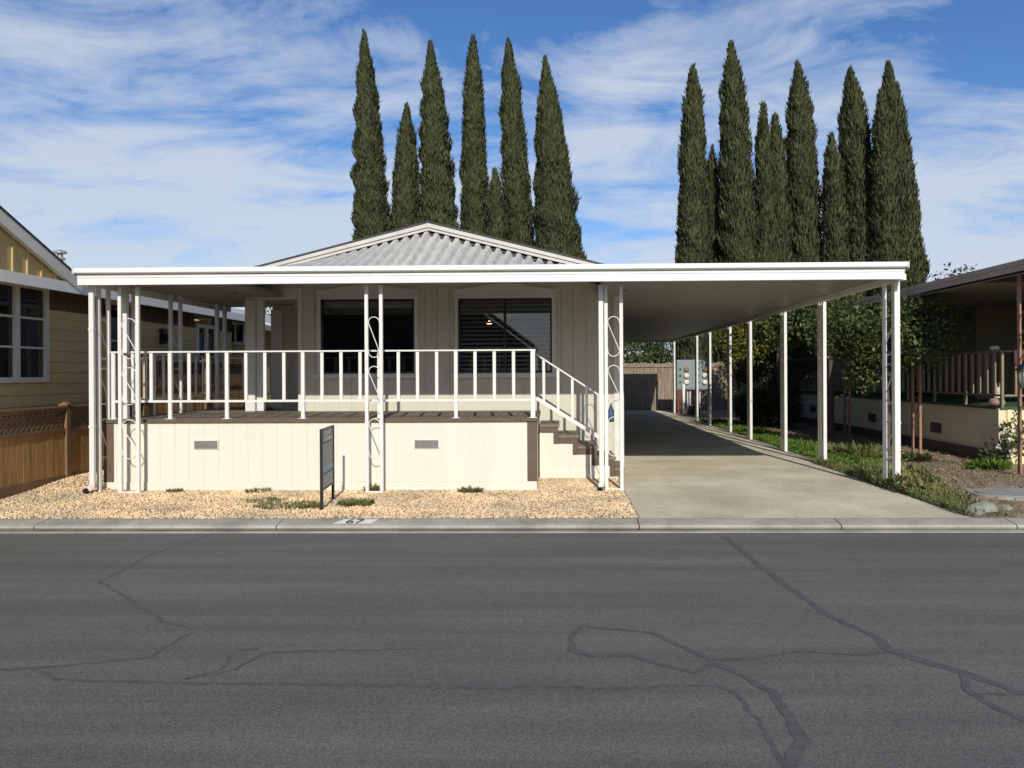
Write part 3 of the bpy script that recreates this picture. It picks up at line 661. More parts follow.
# carport row posts
def cpost(y, label):
    t = thing('carport_post', (4.5, y, 0), label, 'carport post', 'white carport posts along the driveway edge')
    MB().box(4.474, 4.53, y - 0.02, y + 0.02, 0.0, 2.784).build('upright', 'white', t, bevel=0.003)
    p = MB(); z = 0.0; k = 0
    while z < 2.75:
        e = min(z + 0.27, 2.784); p.box(4.476, 4.490, y + 0.09, y + 0.27, z, e); p.box(4.476, 4.490, y + 0.09, y + 0.15, e, min(e + 0.04, 2.784)); p.box(4.476, 4.490, y + 0.21, y + 0.27, e, min(e + 0.04, 2.784)); z = e + 0.04
    p.box(4.491, 4.53, y + .23, y + .27, 0, 2.784); p.build('perforated_web', 'white', t)
    MB().box(4.44, 4.56, y - 0.05, y + 0.30, 0.0, 0.012).build('base_plate', 'pan', t)
    return t
cy = [12.87, 15.06, 17.73, 19.79, 22.39, 24.46, 29.18]
lab = ['white carport post nearest the front corner of the driveway', 'second white carport post back from the front corner post', 'third white carport post back, before the bright groundcover',
       'fourth white carport post back, in front of the dark hedge', 'fifth white carport post back, just right of the meter cabinet', 'white carport post standing in front of the grey meter cabinet', 'farthest white carport post, left of the grey meter cabinet']
c0 = cpost(cy[0], lab[0])
for y, l in zip(cy[1:], lab[1:]): dup(c0, (4.5, y, 0), l)

# small blue bag hanging by the corner post
bb = thing('hanging_bag', (0.76, 10.62, 0.92), 'small narrow blue bag hanging behind the corner scrolled post', 'bag')
MB().lathe((0.76, 10.62, 0.92), [(0.03, 0), (0.042, 0.01), (0.045, 0.08), (0.04, 0.15), (0.02, 0.2), (0.008, 0.24)], 10).build('pouch', 'bluebag', bb, smooth=True)
MB().lathe((0.76, 10.62, 0.905), [(0.03, 0), (0.044, 0.003), (0.044, 0.02), (0.03, 0.024)], 10).build('bottom_cap', 'black', bb)
MB().tube([(0.76, 10.62, 1.15), (0.80, 10.55, 1.2), (0.85, 10.2, 1.24)], 0.004, 5).build('strap', 'bluebag', bb)

# ------------------------------------------------------------------ yard sign
Y = thing('yard_sign', (-2.8, 9.05, 0), 'narrow grey yard sign in a black metal frame standing in the gravel', 'sign')
A = Vector((-2.76, 8.72, 0)); B = Vector((-2.83, 9.40, 0)); u = (B - A).normalized(); nrm = Vector((u.y, -u.x, 0))
def sp_(s, z, o=0.0): p = A + u * s; return (p.x + nrm.x * o, p.y + nrm.y * o, z)
Ls = (B - A).length
MB().bar(sp_(0, -0.05), sp_(0, 0.955), 0.03, 0.03).build('leg', 'black', Y); MB().bar(sp_(Ls, -0.05), sp_(Ls, 0.955), 0.03, 0.03).build('leg', 'black', Y)
MB().bar(sp_(0.016, 0.945), sp_(Ls - 0.016, 0.945), 0.02, 0.02).bar(sp_(.016, .235), sp_(Ls - .016, .235), .02, .02).build('cross_bar', 'black', Y)
def plate(s0, s1, z0, z1, o0, o1):
    return MB().add([sp_(s0, z0, o0), sp_(s1, z0, o0), sp_(s1, z0, o1), sp_(s0, z0, o1), sp_(s0, z1, o0), sp_(s1, z1, o0), sp_(s1, z1, o1), sp_(s0, z1, o1)],
                    [(0, 3, 2, 1), (4, 5, 6, 7), (0, 1, 5, 4), (1, 2, 6, 5), (2, 3, 7, 6), (3, 0, 4, 7)])
pn = plate(0.016, Ls - 0.016, 0.245, 0.935, -0.004, 0.004).build('panel', 'signgrey', Y)
plate(0.018, Ls - 0.018, 0.43, 0.50, -0.007, 0.007).build('blue_band', 'signblue', pn)
plate(0.018, Ls - 0.018, 0.405, 0.428, -0.008, 0.008).build('dark_band', 'signdark', pn)
plate(0.10, Ls - 0.10, 0.775, 0.792, -0.008, 0.008).build('dark_band', 'signdark', pn)
rr = random.Random(4); tx = MB()
def scribble(z0, z1, s0, s1, dens=0.055):
    s = s0
    while s < s1 - 0.02:
        wd = dens * rr.uniform(.7, 1.1); k = rr.randint(0, 3)
        q = plate(s, s + wd * .22, z0, z1, .004, .0085); tx.add(q.v, q.f)
        if k in (0, 2): q = plate(s + wd * .22, s + wd * .7, z1 - (z1 - z0) * .2, z1, .004, .0083); tx.add(q.v, q.f)
        if k in (1, 2): q = plate(s + wd * .22, s + wd * .7, z0, z0 + (z1 - z0) * .2, .004, .0082); tx.add(q.v, q.f)
        if k != 1: q = plate(s + wd * .55, s + wd * .75, z0 + .001, z1 - .001, .004, .0088); tx.add(q.v, q.f)
        s += wd
scribble(0.87, 0.92, 0.15, 0.55, 0.10); tx.build('lettering', 'signtext', pn); tx = MB()
scribble(0.80, 0.845, 0.13, 0.56, 0.09); tx.build('lettering', 'signtext', pn); tx = MB()
for z in (0.60, 0.565, 0.53): scribble(z, z + 0.018, 0.28, 0.52, 0.035)
tx.build('lettering', 'signtext', pn); tx = MB()
for z in (0.36, 0.31, 0.265): scribble(z, z + 0.034, 0.08, 0.60, 0.06)
tx.build('lettering', 'signtext', pn)

# ------------------------------------------------------------------ left neighbour
NL = thing('neighbor_house', (-9.5, 12, 0), 'tan lap sided house with white framed windows left of the porch', 'house')
lp = MB(); wx = -7.7; z = 0.0
prof = []
while z < 2.58: prof += [(wx + 0.016, z), (wx, z + 0.165)]; z += 0.165
prof += [(wx, 2.6), (wx - 0.2, 2.6), (wx - 0.2, 0)]
openings = [(9.3, 11.17, 1.5, 2.6), (12.67, 13.47, 1.5, 2.6), (15.85, 16.75, 1.0, 2.6)]
def lap(y0, y1, zlo, zhi):
    pts = []; z = zlo
    k = math.floor(zlo / 0.165)
    pts.append((wx + 0.016 * (1 - (zlo - k * .165) / .165), zlo))
    z = (k + 1) * 0.165
    while z < zhi - 1e-4: pts += [(wx, z), (wx + 0.016, z)]; z += 0.165
    pts.append((wx + 0.002, zhi)); pts += [(wx - 0.15, zhi), (wx - 0.15, zlo)]
    lp.prism(pts, 'y', y0, y1)
cur = 4.0
for a, b, zl, zh in openings: lap(cur, a, 0, 2.6); lap(a, b, 0, zl); cur = b
lap(cur, 17.6, 0, 2.6)
lp.box(-14, -7.7, 17.5, 17.6, 0, 2.6); lp.build('wall', 'tan', NL)
bt = MB()
def bats(y0, y1, z0=2.6, z1=2.93):
    bt.box(-7.8, -7.69, y0, y1, z0, z1); yv = y0 + 0.1
    while yv < y1 - .05: bt.box(-7.69, -7.668, yv, yv + 0.04, z0, z1); yv += 0.30
bats(4.0, 9.22); bats(11.25, 12.6); bats(13.54, 15.78); bats(16.82, 17.6)
bt.build('batten_band', 'bat', NL)
def side_window(y0, y1, z0, z1, cols, rows, label, name='window'):
    f = MB(); tw = 0.075; X = -7.66
    f.box(-7.7, X, y0 - tw, y0, z0 - tw, z1 + tw).box(-7.7, X, y1, y1 + tw, z0 - tw, z1 + tw).box(-7.7, X, y0, y1, z1, z1 + tw).box(-7.7, X, y0, y1, z0 - tw, z0)
    for i in range(1, cols): yc = y0 + (y1 - y0) * i / cols; f.box(-7.72, X - .004, yc - .04, yc + .04, z0, z1)
    for i in range(1, rows): zc = z0 + (z1 - z0) * i / rows; f.box(-7.72, X - .012, y0, y1, zc - .014, zc + .014)
    o = f.build(name, 'rake', NL); o['label'] = label
    MB().box(-7.725, -7.72, y0, y1, z0, z1).build('pane', 'nglass', o)
    MB().box(-7.80, -7.79, y0, y1, z0, z1).build('curtain', 'dark', o)
side_window(9.38, 11.10, 1.575, 2.87, 3, 3, 'large white framed window nearest the street')
side_window(12.74, 13.40, 1.575, 2.82, 1, 2, 'window behind the porch corner posts')
side_window(15.92, 16.7, 1.07, 2.62, 2, 1, 'sliding glass door at the far end', 'glass_door')
MB().box(-7.25, -7.22, 3.8, 17.7, 2.83, 2.985).build('eave_fascia', 'eave', NL)
MB().box(-7.7, -7.25, 3.8, 17.7, 2.925, 2.945).build('soffit', 'rake', NL)
MB().prism([(-7.24, 2.965), (-7.9, 3.0), (-14, 3.2), (-14, 2.95), (-7.9, 2.95), (-7.26, 2.95)], 'y', 3.8, 17.8).build('roof', 'mat_roof', NL)
# cross gable over the wall
gp = lambda y: 4.72 - 0.438 * abs(y - 7.4)
gpm = MB(); gpm.prism([(4.0, 2.97), (11.0, 2.97), (11.0, gp(11.0) - .05), (7.4, gp(7.4) - .05), (4.0, gp(4.0) - .05)], 'x', -7.40, -7.30)
yv = 4.3
while yv < 10.95: gpm.box(-7.3, -7.28, yv, yv + 0.035, 2.97, max(3.0, gp(yv + .02) - 0.15)); yv += 0.28
gpm.build('gable_panel', 'tanb', NL)
gr = MB()
for s in (-1, 1):
    y1 = 7.4 + s * 3.85; gr.prism([(7.4, 4.72), (y1, gp(y1)), (y1, gp(y1) - 0.18), (7.4, 4.54)], 'x', -7.27, -7.20)
gr.build('rake_board', 'rake', NL)
gr = MB()
for s in (-1, 1):
    y1 = 7.4 + s * 3.88; gr.prism([(7.4, 4.745), (y1, gp(y1) + .022), (y1, gp(y1) + 0.002), (7.4, 4.722)], 'x', -13, -7.18)
gr.build('gable_roof', 'shingle', NL)
vp = MB().lathe((-9.05, 13.5, 3.0), [(0.05, 0), (0.05, 0.70), (0.085, 0.71), (0.085, 0.74), (0.05, 0.75), (0.045, 0.82), (0.11, 0.825), (0.11, 0.86), (0.03, 0.89)], 14)
vp.build('roof_vent', 'lid', NL, smooth=False)
wlm = MB().box(-7.68, -7.6, 14.35, 14.5, 2.2, 2.5).box(-7.6, -7.5, 14.38, 14.47, 2.25, 2.4); wlm.build('wall_lamp', 'black', NL)
# far outbuilding
OB = thing('outbuilding', (-8.5, 18, 0), 'small tan outbuilding with a white window and pale roof beyond the porch', 'outbuilding')
lb = MB(); z = 0
while z < 3.0: lb.prism([(17.984, z), (18.0, z + .16), (18.05, z + .16), (18.05, z)], 'x', -10.5, -7.42); z += 0.16
lb.box(-10.5, -7.42, 18.06, 24, 0, 2.8); lb.build('wall', 'tan', OB)
f = MB().box(-8.02, -7.50, 17.94, 17.98, 2.32, 2.39).box(-8.02, -7.50, 17.94, 17.98, 2.80, 2.87).box(-8.02, -7.95, 17.94, 17.98, 2.39, 2.80).box(-7.57, -7.50, 17.94, 17.98, 2.39, 2.80).box(-7.78, -7.74, 17.945, 17.98, 2.39, 2.80).build('window', 'trim', OB)
MB().box(-7.95, -7.57, 17.965, 17.975, 2.39, 2.80).build('pane', 'nglass', f)
MB().prism([(-9.3, 3.52), (-6.75, 2.80), (-6.75, 2.74), (-9.3, 3.45), (-11, 3.0), (-11, 3.06)], 'y', 17.6, 24.3).build('roof', 'mat_roof', OB)
MB().prism([(-9.3, 3.445), (-6.76, 2.735), (-6.76, 2.62), (-9.3, 3.33), (-11, 2.9), (-11, 2.995)], 'y', 17.62, 17.66).box(-6.80, -6.76, 17.67, 24.2, 2.62, 2.73).build('eave_board', 'nbase', OB)

# left fence
def fence(label, ypost, top, lat, at):
    F = thing('lattice_fence', at, label, 'fence'); fx = -7.2; zb = top - lat - 0.11
    bd = MB(); rl = MB(); lt = MB()
    for a, b in zip(ypost[:-1], ypost[1:]):
        yv = a + 0.05
        while yv < b - 0.06:
            e = min(yv + 0.118, b - 0.05); j = random.uniform(-.003, .003)
            bd.box(fx - 0.012 + j, fx + 0.010 + j, yv, e - 0.004, 0.02, zb); yv += 0.12
        for z0, z1, dd in ((0.0, 0.16, .028), (zb, zb + .05, .03), (top - .075, top - .025, .032), (top - .024, top, .05)):
            rl.box(fx - dd, fx + dd, a + 0.046, b - 0.046, z0, z1)
        zl, zh = zb + .05, top - .075; hh = zh - zl
        for sgn, off in ((1, 0.004), (-1, -0.006)):
            yv = a - hh
            while yv < b + hh:
                y0, y1 = yv, yv + hh; z0, z1 = (zl, zh) if sgn > 0 else (zh, zl)
                ya, yb = max(y0, a + 0.05), min(y1, b - 0.05)
                if ya < yb - 0.02:
                    lt.bar((fx + off, ya, z0 + (z1 - z0) * (ya - y0) / hh), (fx + off, yb, z0 + (z1 - z0) * (yb - y0) / hh), 0.008, 0.032)
                yv += 0.10
    bd.build('board_panel', 'wood', F); rl.build('rail', 'woodd', F); lt.build('lattice', 'woodd', F)
    for y in ypost:
        q = MB().box(fx - .045, fx + .045, y - .045, y + .045, 0.0, top + .01).build('post', 'woodd', F, bevel=0.004)
        MB().box(fx - .07, fx + .07, y - .07, y + .07, top + .011, top + .035).prism([(fx - .05, top + .035), (fx + .05, top + .035), (fx, top + .065)], 'y', y - .05, y + .05).build('post_cap', 'woodd', q)
fence('low brown stained fence with lattice top beside the gravel and the tan house', [8.35, 10.85, 12.9], 1.15, 0.26, (-7.2, 10.6, 0))
fence('taller brown lattice topped fence seen behind the left side railing of the porch', [13.0, 15.2, 17.4], 1.86, 0.40, (-7.2, 15.2, 0))

# ------------------------------------------------------------------ right neighbour
NR = thing('neighbor_home', (10, 18, 0), 'shaded neighbouring mobile home with brown roof edge and raised porch on the right', 'mobile home')
sk = MB(); cur = 13.08
for a, b in ((13.08, 15.4), (15.42, 18.0), (18.02, 20.8), (20.82, 26)): sk.box(7.8, 7.86, a, b, 0.2, 0.93)
sk.build('skirting', 'nskirt', NR)
MB().box(7.79, 7.80, 15.38, 15.44, .2, .93).build('seam_trim', 'nskirt', NR)
MB().box(7.74, 7.86, 13.02, 13.078, 0.2, 0.95).build('corner_trim', 'nskirt', NR)
MB().box(7.72, 7.86, 13.0, 26, 0.0, 0.198).build('base_board', 'nbase', NR)
MB().box(7.865, 12.5, 13.02, 13.06, 0.0, 0.95).box(7.88, 7.96, 13.0, 13.02, 0.0, 0.95).build('end_panel', 'nyellow', NR)
for y0, z0 in ((15.05, 0.36), (18.1, 0.38), (22.3, .4)):
    v = MB().box(7.782, 7.799, y0, y0 + 0.42, z0, z0 + 0.2).build('skirt_vent', 'nbase', NR)
MB().box(7.76, 12.5, 13.0, 26, 0.932, 0.97).build('porch_floor', 'turf', NR)
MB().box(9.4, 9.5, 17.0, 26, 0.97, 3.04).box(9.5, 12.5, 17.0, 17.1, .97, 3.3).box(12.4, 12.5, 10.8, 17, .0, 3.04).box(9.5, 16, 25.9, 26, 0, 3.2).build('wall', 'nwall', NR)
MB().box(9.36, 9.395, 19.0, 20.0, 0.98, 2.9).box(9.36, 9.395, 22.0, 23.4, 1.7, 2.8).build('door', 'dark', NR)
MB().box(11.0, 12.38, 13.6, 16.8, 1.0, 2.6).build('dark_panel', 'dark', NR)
MB().prism([(6.86, 3.09), (6.86, 3.215), (13, 4.6), (18, 3.3), (18, 3.2), (13, 4.4), (6.9, 3.09)], 'y', 10.75, 27).build('roof', 'nroof', NR)
MB().box(6.835, 6.858, 10.72, 27.03, 3.075, 3.155).box(6.825, 6.857, 10.70, 27.05, 3.158, 3.235).build('fascia', 'nroof', NR)
MB().prism([(6.90, 3.05), (13, 4.36), (13, 4.34), (6.90, 3.03)], 'y', 10.8, 26.9).build('soffit', 'nsoffit', NR)
MB().box(6.95, 12.45, 12.6, 26.5, 3.045, 3.065).build('porch_ceiling', 'nsoffit', NR)
# porch railing
PR = thing('porch_rail', (7.85, 15, 0.97), 'beige picket railing along the raised porch on the right', 'railing')
MB().bar((7.86, 13.12, 1.935), (7.86, 20, 1.935), 0.07, 0.03).bar((7.9, 13.12, 1.935), (10.5, 13.12, 1.935), 0.07, 0.03).build('top_rail', 'nrailtop', PR)
MB().bar((7.86, 13.12, 1.17), (7.86, 20, 1.17), 0.03, 0.035).bar((7.9, 13.12, 1.17), (10.5, 13.12, 1.17), 0.03, 0.035).build('bottom_rail', 'nrailtop', PR)
i = 0; yv = 13.12
while yv < 19.95:
    lo = 0.97 if i % 5 == 0 or i == 0 else 1.19
    MB().box(7.84, 7.88, yv - .025, yv + .025, lo, 1.92).build('baluster', 'nrail', PR); yv += 0.232; i += 1
xv = 8.1
for i in range(10): MB().box(xv - .025, xv + .025, 13.10, 13.14, 1.19, 1.92).build('baluster', 'nrail', PR); xv += 0.22
BR = thing('iron_railing', (7.85, 23, 0.97), 'black iron railing on the far shaded part of the right porch', 'railing')
b = MB().bar((7.86, 20.1, 2.0), (7.86, 25.8, 2.0), .04, .03).bar((7.86, 20.1, 1.1), (7.86, 25.8, 1.1), .03, .03); b.build('rail', 'black', BR)
yv = 20.15
while yv < 25.8: MB().box(7.85, 7.87, yv - .012, yv + .012, 1.1, 1.99).build('picket', 'black', BR); yv += 0.19
MB().box(9.0, 9.36, 21.4, 24.8, 0.98, 2.6).build('shed_panel', 'cab', NR)
# rust posts
def rpost(y, label, zt=3.06):
    t = thing('awning_post', (6.92, y, 0), label, 'post', 'rust brown posts of the right awning')
    for dy in (0, 0.3): MB().box(6.9, 6.945, y + dy - .022, y + dy + .022, 0, zt).build('upright', 'rust', t, bevel=0.003)
    for a, b in ((2.5, 2.0), (1.85, 1.3), (1.1, .5)): MB().tube(motif((6.922, y + .022), (6.922, y + .278), a, b), 0.008, 6).build('scroll', 'rust', t)
    return t
r0 = rpost(14.45, 'rust brown trellis post in front of the right porch, near the leafy tree')
dup(r0, (7.06, 11.3, 0), 'rust brown post at the right edge beside the lantern', 'rust brown posts of the right awning')
dup(r0, (6.92, 17.9, 0), 'rust brown post farther back beneath the leafy trees', 'rust brown posts of the right awning')
# lantern
LN = thing('lantern', (6.83, 11.15, 1.3), 'black coach lantern on the rust brown post at the right edge', 'lantern')
lx, ly = 6.90, 11.2
MB().lathe((lx, ly, 1.34), [(0.05, 0), (0.085, 0.09), (0.10, 0.22), (0.095, 0.26)], 8).build('glass_body', 'frost', LN)
MB().lathe((lx, ly, 1.60), [(0.13, 0), (0.125, 0.02), (0.08, 0.08), (0.03, 0.11), (0.015, 0.15)], 8).lathe((lx, ly, 1.27), [(0.008, 0), (0.03, 0.03), (0.055, 0.07)], 8).build('cap', 'black', LN)
cg = MB()
for kx in range(8):
    t = 2 * math.pi * kx / 8; cg.tube([(lx + .05 * math.cos(t), ly + .05 * math.sin(t), 1.34), (lx + .088 * math.cos(t), ly + .088 * math.sin(t), 1.43), (lx + .102 * math.cos(t), ly + .102 * math.sin(t), 1.60)], 0.005, 5)
cg.build('cage', 'black', LN)
MB().bar((lx, ly, 1.68), (7.04, 11.28, 1.55), 0.02, 0.02).build('bracket', 'black', LN)
# rabbit statue, pots, bowl, cloth
RB = thing('rabbit_statue', (7.98, 13.45, 0.97), 'small pale rabbit statue behind the porch corner railing', 'statue')
sx, sy = 7.98, 13.45
MB().lathe((sx, sy, 0.97), [(0.06, 0), (0.085, 0.03), (0.08, 0.12), (0.05, 0.2), (0.045, 0.22), (0.062, 0.26), (0.055, 0.31), (0.02, 0.34)], 14).build('body', 'statue', RB, smooth=True)
for s in (-1, 1): MB().tube([(sx + s * .025, sy, 1.29), (sx + s * .045, sy, 1.37), (sx + s * .06, sy - .01, 1.43)], [0.014, 0.022, 0.006], 8).build('ear', 'statue', RB, smooth=True)
MB().lathe((sx - .0, sy - .06, 1.02), [(0.01, 0), (0.025, .01), (0.02, .08), (0.005, .1)], 8).build('paws', 'statue', RB)
PT = thing('stone_pot', (7.98, 13.33, 0.97), 'squat pinkish clay pot on the right porch corner', 'pot')
MB().lathe((7.74 + .12, 13.28, 0.972), [(0.05, 0), (0.12, 0.03), (0.14, 0.07), (0.11, 0.13), (0.07, 0.15), (0.06, .14), (0.05, .1)], 16).build('bowl', 'pot', PT, smooth=True)
BW = MB().lathe((7.87, 13.35, 1.951), [(0.03, 0), (0.07, 0.02), (0.08, 0.05), (0.06, 0.08), (0.02, 0.09)], 14).build('ornament', 'statue', smooth=True)
tag(BW, 'small pale round ornament sitting on the beige porch top rail', 'ornament')
cl = MB()
for i in range(7):
    x0 = 8.05 + i * 0.055
    cl.tube([(x0, 13.06, 1.68 + .03 * (i % 3)), (x0, 13.05, 1.93), (x0, 13.12, 1.98), (x0, 13.19, 1.93), (x0, 13.2, 1.72 + .02 * (i % 2))], 0.03, 7)
tag(cl.build('draped_cloth', 'cloth', smooth=True), 'dark brown cloth draped over the porch rail beside the rust post', 'cloth')
# vault lid
VL = thing('utility_lid', (5.85, 9.95, 0), 'oval grey ribbed utility lid set in the soil at the right', 'utility lid')
def oval(a, b, n=40): return [(5.90 + a * math.cos(2 * math.pi * i / n), 9.72 + b * math.sin(2 * math.pi * i / n)) for i in range(n)]
MB().prism(oval(0.60, 0.42), 'z', -0.02, 0.020).build('rim', 'conc', VL, bevel=0.004)
MB().prism(oval(0.53, 0.355), 'z', 0.0, 0.030).build('plate', 'lid', VL)
rb = MB()
for i in range(-12, 13):
    for j in range(-8, 9):
        x, y = 5.90 + i * .042, 9.72 + j * .042
        if ((x - 5.90) / .5) ** 2 + ((y - 9.72) / .33) ** 2 < 1:
            s = 1 if (i + j) % 2 else -1; rb.bar((x - .012, y - .012 * s, .032), (x + .012, y + .012 * s, .032), .007, .005)
rb.build('tread_pattern', 'lid', VL)
# rock
def rock(name, c, s, label, seed):
    rg2 = np.random.default_rng(seed); import bmesh
    bm = bmesh.new(); bmesh.ops.create_icosphere(bm, subdivisions=3, radius=1)
    K = rg2.normal(size=(9, 3)); K /= np.linalg.norm(K, axis=1, keepdims=True); dd = rg2.uniform(.55, .85, 9)
    for v in bm.verts:
        p = np.array(v.co)
        for kk, d in zip(K, dd):
            e = p @ kk
            if e > d: p = p - kk * (e - d)
        v.co = Vector(p * np.array(s))
    me = bpy.data.meshes.new(name); bm.to_mesh(me); bm.free(); me.materials.append(MT['stone'])
    o = bpy.data.objects.new(name, me); C.objects.link(o); o.location = c; tag(o, label, 'rock')
rock('rock', (4.66, 8.38, 0.06), (0.19, 0.13, 0.12), 'pale angular rock at the driveway corner behind the kerb', 2)
rock('rock', (5.15, 8.75, 0.01), (0.09, 0.07, 0.05), 'small flat stone between the pale rock and the utility lid', 5)

# ------------------------------------------------------------------ back fence, cabinet
BF = thing('wooden_fence', (0, 32, 0), 'weathered upright board fence across the back of the driveway', 'fence')
bd = MB(); x = -12
while x < 14:
    h = 2.0 + random.uniform(-.03, .04); wv = 0.14; j = random.uniform(-.01, .01)
    bd.prism([(x, 0.0), (x + wv, 0.0), (x + wv, h - .04), (x + wv * .75, h), (x + wv * .25, h), (x, h - .04)], 'y', 32 + j, 32.02 + j); x += 0.148
bd.build('boards', 'oldwood', BF)
MB().box(-12, 14, 32.035, 32.08, .4, .5).box(-12, 14, 32.035, 32.08, 1.6, 1.7).build('rail', 'oldwood', BF)
MB().box(-12, 14, 31.955, 31.985, 1.82, 1.90).build('cap_board', 'oldwood', BF)
UC = thing('meter_cabinet', (5.2, 29, 0), 'grey electric meter cabinet on legs behind the carport', 'meter cabinet')
MB().box(4.62, 5.80, 29.0, 29.3, 0.93, 2.08).build('cabinet', 'cab', UC, bevel=0.01)
MB().box(4.66, 5.17, 28.985, 28.998, 0.98, 2.03).box(5.22, 5.76, 28.985, 28.998, .98, 2.03).build('door_panel', 'cab', UC)
for cxx in (4.98, 5.68):
    for i, zc in enumerate((1.72, 1.47, 1.22)):
        mm = MB(); n = 16; vs = []
        for r_, yy_ in ((.10, 28.984), (.10, 28.93), (.085, 28.90), (0.03, 28.885)):
            vs += [(cxx + r_ * math.cos(2 * math.pi * q / n), yy_, zc + r_ * math.sin(2 * math.pi * q / n)) for q in range(n)]
        mm.add(vs, [(a * n + q, a * n + (q + 1) % n, (a + 1) * n + (q + 1) % n, (a + 1) * n + q) for a in range(3) for q in range(n)] + [tuple(range(3 * n, 4 * n))])
        mm.build('meter', ('rust' if i == 0 else 'trim'), UC)
    for zc in (1.72, 1.47, 1.22): MB().box(cxx - .27, cxx - .2, 28.95, 28.984, zc - .03, zc + .03).build('switch', 'black', UC)
for xx in (5.05, 5.15, 5.42, 5.52): MB().tube([(xx, 29.15, 0), (xx, 29.15, .93)], .035, 8).build('conduit', 'pvc', UC, smooth=True)
MB().tube([(4.86, 28.9, 0), (4.86, 28.9, 1.15)], .055, 10).build('bollard_pipe', 'white', UC, smooth=True)
rbx = MB().box(4.62, 4.80, 29.0, 29.25, 0, .92).build('red_pedestal', 'redbox', UC)
tag(MB().box(4.95, 5.35, 28.2, 28.5, 0, .3).box(4.98, 5.32, 28.23, 28.47, .3, .34).build('ground_box', 'nbase', bevel=.02), 'low brown utility box on the ground before the meter cabinet', 'utility box')

# ------------------------------------------------------------------ cypresses
def cypress(x, y, zb, H, Rb, axo, seed, label, tufts=9000, shape=0.62, leaders=()):
    rg = np.random.default_rng(seed)
    t = thing('cypress_tree', (x, y, 0), label, 'cypress tree', 'tall cypress trees behind the house')
    MB().tube([(x, y, -0.1), (x, y, 1.2), (x + .05, y, H * .6)], [0.22, 0.17, 0.05], 8).build('trunk', 'bark', t)
    ph = rg.uniform(0, 6.28, 8); fr = rg.integers(1, 5, 8); fz = rg.uniform(1.2, 5.5, 8); am = rg.uniform(.025, .065, 8)
    z_ref = zb / H
    def rad(u, th, z):
        # u 0 base ..1 tip
        cc = ((1 - z_ref) ** shape)
        r = Rb * np.minimum(np.power(np.clip(1 - u, 0, 1), shape) / cc, 1.10)
        r = r * (0.55 + 0.45 * np.clip(u / 0.06, 0, 1)) * np.power(np.clip((1 - u) / 0.14, 0, 1), .42); k = 1.0
        for i in range(8): k = k + am[i] * np.sin(fr[i] * th + fz[i] * z + ph[i])
        return r * k
    def cx_(u): return x + (axo - x) * np.clip((u - z_ref) / (1 - z_ref), 0, 1)
    # core
    nz, nt = 46, 14; U = np.linspace(0.03, 0.985, nz); T = np.linspace(0, 2 * np.pi, nt, endpoint=False)
    UU, TT = np.meshgrid(U, T, indexing='ij'); r = rad(UU, TT, UU * H) * 0.86
    V = np.stack([cx_(UU) + r * np.cos(TT), y + r * np.sin(TT), UU * H], 2).reshape(-1, 3)
    F = np.array([(i * nt + k, i * nt + (k + 1) % nt, (i + 1) * nt + (k + 1) % nt, (i + 1) * nt + k) for i in range(nz - 1) for k in range(nt)])
    rawmesh('crown_core', V, F, 'cypcore', t)
    n = tufts; u = 1 - np.sqrt(rg.uniform(0, 1, n)) ** 1.25 if False else rg.uniform(0.02, 1.0, n) ** 1.0
    keep = rg.uniform(0, 1, n) < np.clip(((1 - u) ** 0.5) * 1.2 + 0.15, 0, 1); u = u[keep]
    n = len(u); th = rg.uniform(0, 2 * np.pi, n)
    r = rad(u, th, u * H) * rg.uniform(0.84, 1.02, n)
    Pp = np.stack([cx_(u) + r * np.cos(th), y + r * np.sin(th), u * H - .1], 1)
    tilt = rg.uniform(0.05, 0.42, n)
    ddir = np.stack([np.cos(th) * tilt, np.sin(th) * tilt, np.ones(n)], 1) + rg.normal(0, .16, (n, 3))
    nn = np.stack([np.cos(th), np.sin(th), np.zeros(n)], 1) + rg.normal(0, .5, (n, 3))
    L = rg.uniform(.14, .42, n) * np.where(u > .93, .8, 1); W = rg.uniform(.045, .095, n)
    V1, F1 = leaves(Pp, ddir, nn, L, W, 0.08)
    # tip spire
    m = 90; zt = rg.uniform(H - 1.0, H - .12, m); P2 = np.stack([np.full(m, axo) + rg.normal(0, .05, m), np.full(m, y) + rg.normal(0, .05, m), zt - .1], 1)
    V2, F2 = leaves(P2, np.stack([rg.normal(0, .15, m), rg.normal(0, .15, m), np.ones(m)], 1), rnd_unit(rg, m), rg.uniform(.12, .3, m), rg.uniform(.04, .08, m))
    rawmesh('crown', np.concatenate([V1, V2]), np.concatenate([F1, F2 + len(V1)]), 'cypress', t)
